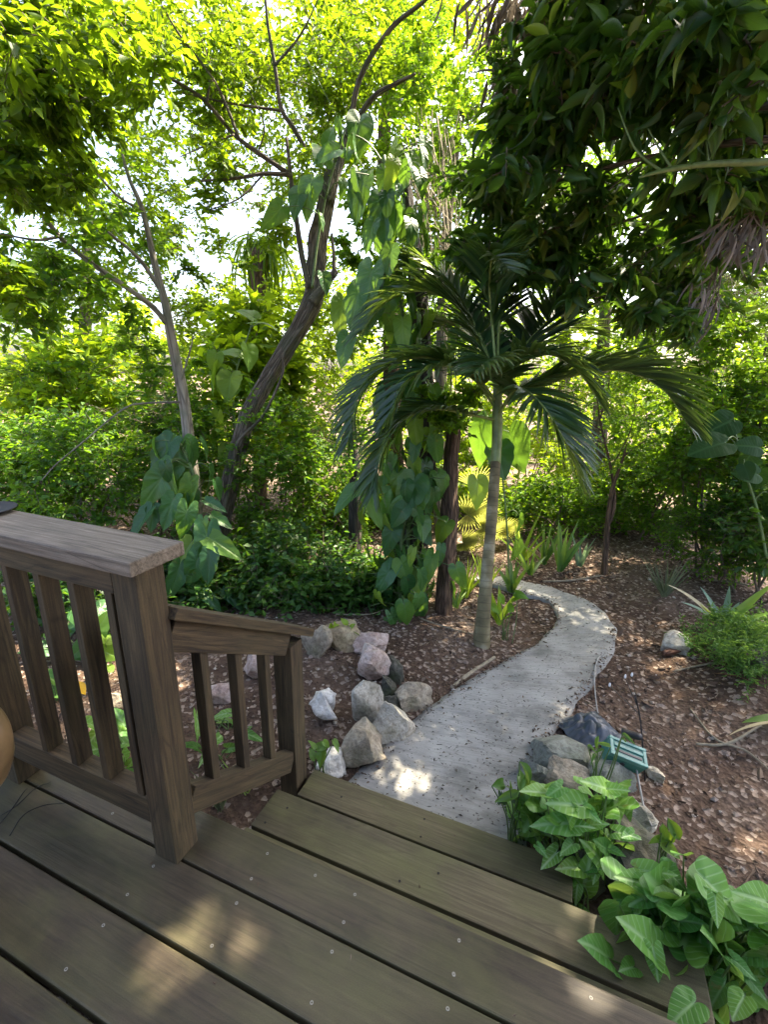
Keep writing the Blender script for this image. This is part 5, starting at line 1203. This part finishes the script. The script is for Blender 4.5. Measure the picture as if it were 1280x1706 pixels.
def frond(parent, origin, P, nl=46, Lmax=.42, W=.026, mat='frond', g=.7, up=(0, 0, 1.), start=.16, lift=.15, alpha=(62, 24)):
    C = spline(np.array(P), 80); mb = MB(); nl = int(nl * 1.3); L = np.linspace(start, .995, nl)
    T = nz(np.gradient(C, axis=0)); bp, dr, nr, Ls, Ws = [], [], [], [], []
    for s in L:
        i = min(79, int(s * 79)); t = T[i]; S = nz(np.cross(t, up)); Nn = np.cross(S, t)
        al = math.radians(alpha[0] + (alpha[1] - alpha[0]) * s)
        ln = Lmax * 1.32 * (math.sin(PI * (.12 + .8 * s)) ** .7)
        for sg in (-1, 1):
            a2 = al + rng.normal() * .07
            bp.append(C[i] + rng.normal(size=3) * .002); dr.append(t * math.cos(a2) + S * sg * math.sin(a2) + Nn * (lift + rng.normal() * .09)); nr.append(Nn + S * sg * -.55 + rng.normal(size=3) * .22)
            Ls.append(ln * rng.uniform(.86, 1.08)); Ws.append(W * 1.6 * rng.uniform(.8, 1.15) * (1 - .45 * s))
    strip_leaflets(mb, bp, dr, nr, Ls, Ws, g)
    o = mb.build('frond', M[mat], parent, origin=origin)
    rm = MB(); tube(rm, C, [.013, .010, .006, .002], 8, 0, n=50); rm.build('rachis', M['rachis'], o, origin=origin)
    return o
pb = ground_at(gp(803, 1073, -.46)); dp = dep(pb)
palm = thing('palm_tree', 'young palm with slender ringed trunk and arching dark fronds beside the path', 'palm', pb)
W = [pb - [0, 0, .05]] + pw([(806, 1020), (812, 950), (818, 880), (824, 800), (826, 770)], (dp, dp + .05))
mb = MB(); tube(mb, W, [.072, .056, .049, .045, .043, .042, .041], 20, .06, n=70); mb.build('trunk', M['palm_trunk'], palm, origin=pb)
mb = MB(); tube(mb, pw([(826, 772), (828, 740), (829, 700), (829, 655), (828, 620)], dp + .05), [.040, .040, .042, .036, .018], 18, .03, n=30); mb.build('crownshaft', M['shaft'], palm, origin=pb)
d0 = dp + .05
def FP(L): return [pt(x, y, d0 + q) for x, y, q in L]
FR = [
    ([(829, 660, 0), (872, 580, .15), (935, 520, .3), (1010, 484, .35), (1090, 478, .3)], dict(mat='frond_dark', Lmax=.52, nl=54, W=.034, g=.35, lift=.3)),
    ([(830, 680, 0), (880, 655, .0), (950, 628, -.1), (1035, 618, -.15), (1105, 650, -.15), (1150, 712, -.1)], dict(Lmax=.42, nl=60, W=.038, g=.45, lift=.25)),
    ([(830, 690, -.02), (862, 648, -.25), (900, 672, -.5), (938, 730, -.6), (968, 798, -.6)], dict(Lmax=.34, nl=46, W=.026, g=.55)),
    ([(828, 640, 0), (822, 560, .02), (816, 480, -.1), (822, 428, -.4), (850, 452, -.7)], dict(Lmax=.32, nl=44, W=.024, g=.35, start=.3)),
    ([(827, 650, 0), (810, 590, .05), (770, 520, .1), (715, 486, .1), (650, 500, .05), (600, 556, 0)], dict(Lmax=.42, nl=52, W=.028, g=.65)),
    ([(826, 680, 0), (790, 632, -.1), (730, 598, -.2), (660, 604, -.25), (605, 655, -.3), (578, 740, -.3)], dict(Lmax=.38, nl=52, W=.028, g=.75)),
    ([(826, 700, 0), (780, 690, -.15), (720, 682, -.25), (665, 706, -.3), (632, 770, -.3), (622, 822, -.3)], dict(Lmax=.34, nl=46, W=.026, g=.75)),
    ([(827, 650, 0), (812, 600, .2), (785, 560, .4), (745, 540, .6), (700, 560, .7)], dict(Lmax=.38, nl=44, W=.028, g=.6)),
    ([(829, 650, 0), (850, 600, .2), (890, 560, .5), (945, 545, .8), (1000, 560, 1.0)], dict(Lmax=.42, nl=44, W=.028, g=.5)),
    ([(828, 660, 0), (835, 620, -.25), (820, 600, -.55), (790, 620, -.8)], dict(Lmax=.30, nl=34, W=.026, g=.7)),
    ([(827, 670, 0), (790, 625, -.2), (735, 610, -.4), (680, 635, -.5), (645, 700, -.5)], dict(Lmax=.34, nl=46, W=.027, g=.7)),
    ([(828, 640, 0), (800, 560, .1), (755, 480, .2), (700, 440, .3), (655, 450, .3)], dict(Lmax=.34, nl=46, W=.027, g=.55)),
    ([(829, 670, 0), (860, 610, -.1), (905, 590, -.3), (955, 610, -.4), (1000, 670, -.4)], dict(Lmax=.34, nl=46, W=.027, g=.6)),
    ([(828, 640, 0), (832, 540, .1), (845, 450, .25), (880, 390, .35)], dict(Lmax=.3, nl=36, W=.024, g=.3, start=.35, mat='frond_dark')),
]
for P, k in FR: frond(palm, pb, FP(P), **k)

# --- fan palm catching the sun
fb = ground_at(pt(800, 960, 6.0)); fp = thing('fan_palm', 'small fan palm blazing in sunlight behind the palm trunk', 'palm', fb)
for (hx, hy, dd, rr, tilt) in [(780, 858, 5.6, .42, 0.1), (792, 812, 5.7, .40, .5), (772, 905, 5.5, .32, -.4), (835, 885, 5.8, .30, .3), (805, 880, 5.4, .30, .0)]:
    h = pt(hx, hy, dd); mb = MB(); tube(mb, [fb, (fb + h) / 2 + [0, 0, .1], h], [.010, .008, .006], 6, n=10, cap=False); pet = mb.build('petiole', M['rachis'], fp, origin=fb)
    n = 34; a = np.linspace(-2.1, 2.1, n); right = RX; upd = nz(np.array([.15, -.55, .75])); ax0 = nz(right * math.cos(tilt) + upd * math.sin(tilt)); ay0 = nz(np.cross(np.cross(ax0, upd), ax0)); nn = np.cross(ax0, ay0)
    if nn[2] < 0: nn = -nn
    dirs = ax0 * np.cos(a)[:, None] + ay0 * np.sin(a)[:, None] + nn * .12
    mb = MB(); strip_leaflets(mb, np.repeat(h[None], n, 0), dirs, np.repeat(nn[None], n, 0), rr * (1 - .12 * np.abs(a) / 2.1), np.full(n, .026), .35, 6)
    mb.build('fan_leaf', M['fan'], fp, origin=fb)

# --- sapling
base = ground_at(gp(1007, 958, -.46)); tr, tw, cr = MB(), Limbs(), MB(); ds_ = dep(base)
tube(tr, [base - [0, 0, .05]] + pw([(1010, 910), (1014, 860), (1022, 810), (1038, 765), (1045, 740)], ds_), [.034, .03, .026, .022, .014, .006], 10, .1, n=40)
tube(tr, pw([(1012, 880), (1024, 840), (1018, 780), (1000, 700), (990, 620)], ds_), [.02, .018, .014, .009, .004], 8, .1, n=30)
for P in ([(1018, 780), (1050, 720), (1062, 650)], [(1005, 720), (970, 690), (950, 640)], [(1040, 760), (1080, 730)], [(1000, 700), (1015, 640), (1012, 580)]): limb(tw, pw(P, ds_), [.008, .006, .002], 6, n=14)
C, R = clumps_px([(1000, 640, ds_, 50, 7), (1050, 690, ds_, 45, 6), (985, 730, ds_, 50, 6), (1040, 780, ds_, 45, 6), (970, 800, ds_, 40, 4), (1070, 740, ds_, 40, 5), (1010, 580, ds_, 30, 3)])
sprays(cr, cr, C, R, 7, 7, .05, .5, SM, .15, trad=.002, tmi=1)
tree('sapling', 'thin brown sapling with sparse small leaves at the back of the clearing', base, tr, cr, 'bark_brown', 'small', None, tw)
# bare leaning stem at the right
base = ground_at(gp(1277, 950, -.46)); tr = MB(); tube(tr, [base - [0, 0, .05]] + pw([(1278, 900), (1264, 850), (1250, 800), (1240, 760)], dep(base)), [.018, .016, .014, .012, .008], 8, .12, n=30)
cr, tw = MB(), Limbs(); C, R = clumps_px([(1245, 740, dep(base), 30, 4), (1262, 830, dep(base), 24, 2)]); sprays(cr, cr, C, R, 6, 6, .07, .5, SM, .2, tmi=1)
tree('sapling', 'bent yellowish stem rising at the right edge under the shrubs', base, tr, cr, 'bark_pale', 'hedge', None, tw)

# --- strap-leaved plants
def strap_plant(name, label, px, py, items, mats, group=None, W=.05, segs=8, g=.35, cat='plant', zc=.02):
    """items: list of (dx, dy in px of the tip, droop weight, material index)"""
    b = ground_at(gp(px, py, -.46)); d = dep(b); r = thing(name, label, cat, b, group); k = d / F
    by = {}
    for dx, dy, away, mi in items:
        tip = pt(px + dx, py + dy, d + away); v = tip - b; L = np.linalg.norm(v) * 1.12
        dd = nz(v + np.array([0, 0, .35 * L])); nrm = nz(np.array([-v[0], -v[1], .0]) + [0, 0, .5] + nz(EYE - b) * .4 + rng.normal(size=3) * .25)
        by.setdefault(mi, []).append((b + [rng.normal() * .012, rng.normal() * .012, zc], dd, nrm, L, W * rng.uniform(.85, 1.1)))
    for mi, rows in by.items():
        mb = MB(); strip_leaflets(mb, *[np.array([q[c] for q in rows]) for c in range(5)], g, segs)
        mb.build('foliage' if mi == 0 else 'withered_leaf' if mats[mi] == 'dry_strap' else 'pale_leaves', M[mats[mi]], r, origin=b)
    return r
strap_plant('strap_leaf_plant', 'strap leaved plant with yellow and blue green leaves and one withered leaf', 1204, 1052, [(-68, -28, -.1, 0), (-40, -62, .1, 0), (8, -62, .15, 0), (-52, -40, 0, 1), (-94, -52, -.05, 2), (24, -36, .1, 0), (82, -58, -.1, 3), (40, -20, -.1, 3)], ['blue_strap', 'yellow_strap', 'dry_strap', 'strap'], W=.062, g=.45)
def rosette(px, py, n, h, W, mat, label, spread=1.0, group='rosette plants around the path', g=.5, name='rosette_plant'):
    it = [(rng.uniform(-1, 1) * h * .75 * spread, -h * rng.uniform(.35, 1.05), rng.normal() * .1, 0) for _ in range(n)]
    return strap_plant(name, label, px, py, it, [mat], group, W, 7, g)
rosette(882, 960, 13, 44, .03, 'strap', 'small bright rosette at the outer edge of the path bend')
rosette(934, 952, 12, 78, .055, 'strap', 'larger rosette with broad leaves beyond the path bend')
rosette(906, 940, 10, 60, .045, 'strap', 'dark rosette between the two rosettes beyond the bend')
rosette(965, 945, 9, 46, .04, 'blue_strap', 'bluish rosette nearest the sapling')
rosette(832, 1040, 12, 52, .04, 'yellow_strap', 'bright green rosette at the right foot of the palm')
rosette(852, 985, 9, 52, .05, 'strap', 'leafy rosette at the inner side of the far path end')
rosette(775, 995, 14, 60, .028, 'yellow_strap', 'grassy yellow clump between brown trunk and palm')
rosette(810, 985, 13, 55, .026, 'yellow_strap', 'grassy yellow clump behind the palm trunk')
rosette(760, 1012, 10, 34, .022, 'strap', 'low grassy clump at the foot of the brown trunk')
rosette(870, 935, 10, 70, .04, 'yellow_strap', 'tall sunlit rosette left beyond the far path end')
rosette(1106, 1000, 34, 62, .014, 'spike', 'spiky grey green tuft in the middle of the right hand bed', 1.1, None, .25, 'spiky_plant')
strap_plant('broad_leaf_plant', 'broad bright strap leaf reaching in above the ferny mound', 1192, 1062, [(95, -70, -.1, 0), (70, -40, -.1, 0), (100, -20, -.2, 0)], ['strap'], None, .09, 8, .3)
strap_plant('broad_leaf_plant', 'pale ribbed leaf with withered base at the right edge', 1300, 1232, [(-62, -10, .05, 0), (-80, 12, -.05, 1), (20, -60, 0, 0)], ['strap', 'dry_strap'], None, .07, 8, .5)
rosette(370, 1345, 16, 62, .010, 'spike', 'thin grass tuft growing under the stair rail', 1.2, None, .4, 'grass_tuft')
rosette(410, 1322, 12, 50, .011, 'strap', 'green grass tuft between stair rail and lower step', 1.2, None, .4, 'grass_tuft')

# --- ferny mound at the right
c = gp(1262, 1085, -.30); b = ground_at(c); lf = MB()
C = np.array([[c[0] + rng.normal() * .2, c[1] + rng.normal() * .22, 0] for _ in range(90)]); C[:, 2] = gz(C[:, 0], C[:, 1]) + rng.uniform(.05, .2, 90)
sprays(lf, None, C, np.full(90, .15), 12, 12, .038, .2, SM, .1, .4, up=.4)
veg('fern_clump', 'soft feathery green fern mound at the right edge', 'fern', b, lf, 'fern')

# --- small broad-leaf plants behind and under the railings, seedlings
def leafy(name, label, cat, P, d, mat, tm, wr, L, group=None, face=.5, zb=None):
    """P: pixel positions of leaves; leaves radiate from the middle base"""
    P = np.array(P, float); c = P.mean(0); dd = np.broadcast_to(np.asarray(d, float), (len(P),))
    b = ground_at(pt(c[0], c[1], float(dd.mean()))); r = thing(name, label, cat, b, group); lf, stm = MB(), MB()
    for (x, y), q in zip(P, dd):
        a = pt(x, y, q); v = nz(np.array([a[0] - b[0], a[1] - b[1], 0]) * 3 + rng.normal(size=3) * .5 + [0, 0, -.15]); l = L * rng.uniform(.75, 1.2)
        nrm = nz(np.array([0, 0, 1.]) * (1 - face) + nz(EYE - a) * face + rng.normal(size=3) * .25)
        inst(lf, tm[rng.integers(len(tm))], (a - v * l * .4)[None], v[None], nrm[None], l, l * wr)
        s = b + [rng.normal() * .02, rng.normal() * .02, 0]; tube(stm, [s, (s + a) / 2 + [0, 0, .03], a - v * l * .4], [.004, .0035, .0025], 5, n=7, cap=False)
    stm.build('stem', M['petiole'], r, origin=b); lf.build('foliage', M[mat], r, origin=b); return r
GP = 'leafy plants behind the railings'
leafy('arrowhead_plant', 'pale green patch of leaves in front of the bottom porch rail gap', 'plant', [(170, 1215), (190, 1240), (210, 1270), (165, 1255), (230, 1265), (195, 1210), (150, 1250), (222, 1290), (205, 1300), (180, 1285), (240, 1290)], 2.3, 'syng', [A1, A2, A3], .8, .13, GP)
leafy('arrowhead_plant', 'leaf patch at the foot of the middle stair baluster', 'plant', [(380, 1200), (400, 1215), (415, 1235), (360, 1215), (345, 1200), (430, 1215), (375, 1250)], 2.8, 'strap', [A1, A2, A3], .7, .11, GP)
leafy('arrowhead_plant', 'bright pale leaves seen between the right hand porch balusters', 'plant', [(160, 1200), (205, 1220), (150, 1235), (215, 1255), (180, 1260), (200, 1195), (215, 1285), (150, 1270), (225, 1230)], 2.6, 'syng', [A1, A2, A3], .8, .17, GP)
leafy('arrowhead_plant', 'green leaves low between the first porch balusters', 'plant', [(92, 1155), (85, 1130), (100, 1175), (75, 1145), (110, 1120)], 3.0, 'syng_big', HH, .9, .15, GP)
leafy('arrowhead_plant', 'small leaves under the stair balusters', 'plant', [(330, 1210), (350, 1235), (370, 1225), (340, 1260), (365, 1190), (390, 1245), (420, 1225), (320, 1240)], 2.5, 'syng', [A1, A2], .6, .11, GP)
leafy('arrowhead_plant', 'low weed behind the outer stair post', 'plant', [(530, 1245), (545, 1240), (520, 1255), (535, 1262), (560, 1243), (522, 1238)], 2.35, 'strap', HH, .7, .07, GP)
leafy('arrowhead_plant', 'dark heart leaves high behind the porch balusters', 'plant', [(110, 1050), (150, 1030), (160, 1065), (135, 1080), (90, 1075), (180, 1020), (120, 1100), (60, 1080)], 3.4, 'philo', HH, .95, .2, GP)
leafy('arrowhead_plant', 'yellowish leaves beside the main post behind the railing', 'plant', [(168, 1040), (180, 1065), (160, 1075), (185, 1090), (172, 1110)], 3.2, 'philo_pale', HH, .9, .15, GP)
leafy('seedling', 'pale seedling with drooping leaves growing from the coconut husk', 'seedling', [(560, 1040), (575, 1036), (588, 1044), (582, 1055), (570, 1050), (594, 1056), (552, 1042)], dep(hk.location) - .05, 'yellow_strap', EL, .5, .085)
leafy('seedling', 'leafy seedling with long leaves at the right path edge', 'seedling', [(868, 1300), (848, 1308), (860, 1330), (875, 1285), (850, 1325), (838, 1305), (872, 1325), (880, 1310)], 1.95, 'strap', LAN, .32, .12)
leafy('seedling', 'yellow green seedling standing above the large arrowhead leaves', 'seedling', [(1108, 1385), (1118, 1395), (1100, 1400), (1112, 1410), (1122, 1378), (1098, 1388)], 1.85, 'philo_pale', EL, .5, .09)
leafy('weed', 'fresh green weed beside the plastic box', 'weed', [(985, 1245), (995, 1235), (1000, 1250), (990, 1258), (1008, 1240), (1040, 1232), (1046, 1228)], 2.2, 'strap', LAN, .25, .07)
leafy('fallen_leaf', 'yellow leaf glowing behind the porch balusters', 'leaf', [(130, 1146)], 2.9, 'yellow_leaf', EL, .7, .11)
leafy('climbing_weed', 'low green seedlings right of the palm foot', 'weed', [(838, 1000), (850, 1010), (826, 1015), (845, 1025), (860, 1000), (868, 990)], 3.7, 'bush', HH, .8, .10)
# cycad-like sprig
b = ground_at(gp(868, 1400, -.46)); r = thing('fern_sprig', 'small dark sprig with paired narrow leaflets by the path edge', 'fern', b)
dq = dep(b) - .05
for P in ([(868, 1400), (862, 1365), (845, 1335), (832, 1328)], [(868, 1400), (860, 1370), (852, 1345), (858, 1322)]):
    C = spline(np.array(pw(P, dq)), 40); mb = MB(); tube(mb, C, [.002, .001], 5, n=20, cap=False); s = mb.build('stem', M['petiole'], r, origin=b)
    bp, dr = [], []
    for i in range(8, 40, 2):
        t = nz(C[min(39, i + 1)] - C[i - 1]); S = nz(np.cross(t, nz(EYE - C[i])))
        for sg in (-1, 1): bp.append(C[i]); dr.append(t * .5 + S * sg)
    mb = MB(); strip_leaflets(mb, bp, dr, np.repeat((nz(EYE - b) + [0, 0, .5])[None], len(bp), 0), np.full(len(bp), .035), np.full(len(bp), .009), .3, 5); mb.build('foliage', M['frond'], r, origin=b)

# --- arrowhead vines in the foreground
def cz(x, y): return 880 + x / 3.2, 1380 + y / 3.2
def c3(x, y): return 780 + x / 2.56, 1140 + y / 2.56
def vine(name, label, items, fillers, fd, mats, d, tm, base, wr=.95, Lf=.1, face=.62):
    b = ground_at(base); r = thing(name, label, 'plant', b, 'arrowhead vines beside the steps'); lf, stm = MB(), MB()
    def stk(a): return np.array([b[0] + (a[0] - b[0]) * .45 + rng.normal() * .03, b[1] + (a[1] - b[1]) * .45 + rng.normal() * .03, b[2]])
    L = []
    for (ax_, ay, tx, ty, *q) in items: L.append((ax_, ay, tx, ty, d + (q[0] if q else 0), d + (q[0] if q else 0) - .04))
    big_leaves(lf, stm, L, tm, wr, face=face, stalk=stk, rad=.0045)
    for _ in range(fillers):
        x, y, rr = fd[rng.integers(len(fd))]; x += rng.normal() * rr * .5; y += rng.normal() * rr * .5
        an = rng.uniform(0, 6.3); l = Lf * rng.uniform(.6, 1.2) * F / d * .8
        big_leaves(lf, stm, [(x, y, x + math.cos(an) * l, y + math.sin(an) * l * .8, d + rng.uniform(.05, .28), d + rng.uniform(.05, .28))], tm, wr, face=.45, stalk=stk, rad=.004)
    stm.build('stem', M['petiole'], r, origin=b); lf.build('foliage', M[mats], r, origin=b); return r
I1 = [(*cz(295, 310), *cz(345, 165)), (*cz(400, 190), *cz(340, 75)), (*cz(270, 210), *cz(160, 205)), (*cz(150, 130), *cz(68, 215)), (*cz(370, 210), *cz(345, 295)), (*cz(200, 290), *cz(105, 395)), (*cz(290, 440), *cz(372, 512)), (*cz(230, 90), *cz(172, 145)), (*cz(170, 40), *cz(135, 15)), (*cz(560, 30), *cz(500, 45)), (*cz(440, 110), *cz(525, 148)),
      (*c3(590, 445), *c3(498, 402)), (*c3(600, 445), *c3(695, 452)), (*c3(330, 465), *c3(222, 448)), (*c3(430, 592), *c3(292, 588)), (*c3(430, 605), *c3(540, 600)), (*c3(500, 530), *c3(575, 592)), (*c3(475, 515), *c3(335, 503)), (*c3(430, 590), *c3(458, 530)), (*c3(350, 430), *c3(372, 398)), (*c3(395, 440), *c3(330, 480)), (*c3(300, 690), *c3(340, 735)), (*c3(445, 680), *c3(395, 720)), (*c3(590, 700), *c3(540, 660)), (*cz(265, 300), *cz(250, 410)), (*cz(240, 430), *cz(300, 470)), (*cz(320, 210), *cz(395, 215)), (*c3(520, 600), *c3(600, 590)), (*c3(640, 630), *c3(740, 650))]
vine('arrowhead_vine', 'arrowhead vine with slim pale veined leaves over the end of the steps', I1, 80, [(1020, 1340, 40), (900, 1350, 40), (1010, 1450, 50), (950, 1360, 50), (980, 1420, 50), (960, 1470, 45), (1000, 1380, 40)], 'syng', 1.86, [A1, A2, A3], gp(975, 1470, -.46), .95, .11)
I2 = [(*cz(670, 640), *cz(492, 468)), (*cz(1040, 690), *cz(960, 520)), (*cz(935, 262), *cz(1185, 508), .08), (*cz(660, 345), *cz(538, 410), .12), (*cz(725, 210), *cz(868, 335), .2), (*cz(430, 690), *cz(303, 580)), (*cz(885, 930), *cz(745, 1040), -.12), (*cz(680, 520), *cz(685, 395), .15), (*cz(780, 490), *cz(965, 500), .1), (*cz(1000, 380), *cz(1012, 530), -.02), (*cz(1275, 390), *cz(1125, 335), .2), (*cz(670, 650), *cz(700, 830), -.03), (*cz(560, 740), *cz(490, 755), .0), (*cz(760, 700), *cz(640, 870), .05), (*cz(1100, 700), *cz(1225, 810), -.03), (*cz(960, 720), *cz(905, 760), .05), (*cz(1180, 800), *cz(1280, 920), .02), (*cz(1050, 830), *cz(960, 960), 0), (*cz(1240, 760), *cz(1290, 800), .1), (*cz(870, 420), *cz(900, 380), .15), (*cz(830, 140), *cz(780, 120), .25), (*cz(1150, 900), *cz(1090, 1010), -.05), (*cz(790, 560), *cz(800, 505), .1)]
vine('arrowhead_vine', 'arrowhead vine with the largest broad leaves at the lower right', I2, 130, [(1080, 1480, 50), (1260, 1560, 50), (1110, 1660, 50), (1140, 1600, 70), (1220, 1620, 70), (1080, 1560, 50), (1200, 1540, 60), (1180, 1680, 60)], 'syng_big', 1.42, [A1, A3, t_outline(HEART, 4, .16, .2, .03, 5)], gp(1150, 1640, -.46), 1.02, .12)

# ------------------------------------------------------------------ light, sky, camera
ts = Vector((math.sin(SUN_AZ) * math.cos(SUN_EL), math.cos(SUN_AZ) * math.cos(SUN_EL), math.sin(SUN_EL)))
sd = bpy.data.lights.new('sun', 'SUN'); sd.energy = 5.0; sd.angle = math.radians(.55); sd.color = (1, .87, .66)
so = bpy.data.objects.new('sun', sd); COL.objects.link(so); so.rotation_euler = ts.to_track_quat('Z', 'Y').to_euler()
wd = bpy.data.worlds.new('World'); sc.world = wd; wd.use_nodes = True
nt = wd.node_tree; nt.nodes.clear()
sk = nt.nodes.new('ShaderNodeTexSky'); sk.sky_type = 'NISHITA'; sk.sun_disc = False; sk.sun_elevation = SUN_EL; sk.sun_rotation = SUN_AZ; sk.dust_density = 5.0; sk.air_density = .8; sk.ozone_density = .3
bgn = nt.nodes.new('ShaderNodeBackground'); bgn.inputs[1].default_value = .15
wo = nt.nodes.new('ShaderNodeOutputWorld'); nt.links.new(sk.outputs[0], bgn.inputs[0]); nt.links.new(bgn.outputs[0], wo.inputs[0])

cd = bpy.data.cameras.new('camera'); cam = bpy.data.objects.new('camera', cd); COL.objects.link(cam); sc.camera = cam
cd.sensor_fit = 'HORIZONTAL'; cd.sensor_width = 36; cd.lens = F / 1280 * 36; cd.clip_start = .05; cd.clip_end = 2000
mw = Matrix((RX, RU, -RF)).transposed().to_4x4(); mw.translation = Vector(EYE); cam.matrix_world = mw
sc.view_settings.view_transform = 'Standard'; sc.view_settings.look = 'None'; sc.view_settings.gamma = 1; sc.view_settings.exposure = 2.48
sc.render.engine = 'CYCLES'
cy = sc.cycles; cy.use_denoising = True; cy.max_bounces = 8; cy.diffuse_bounces = 4; cy.glossy_bounces = 3; cy.transmission_bounces = 5; cy.transparent_max_bounces = 4
cy.use_adaptive_sampling = True; cy.adaptive_threshold = .02; cy.sample_clamp_indirect = 6
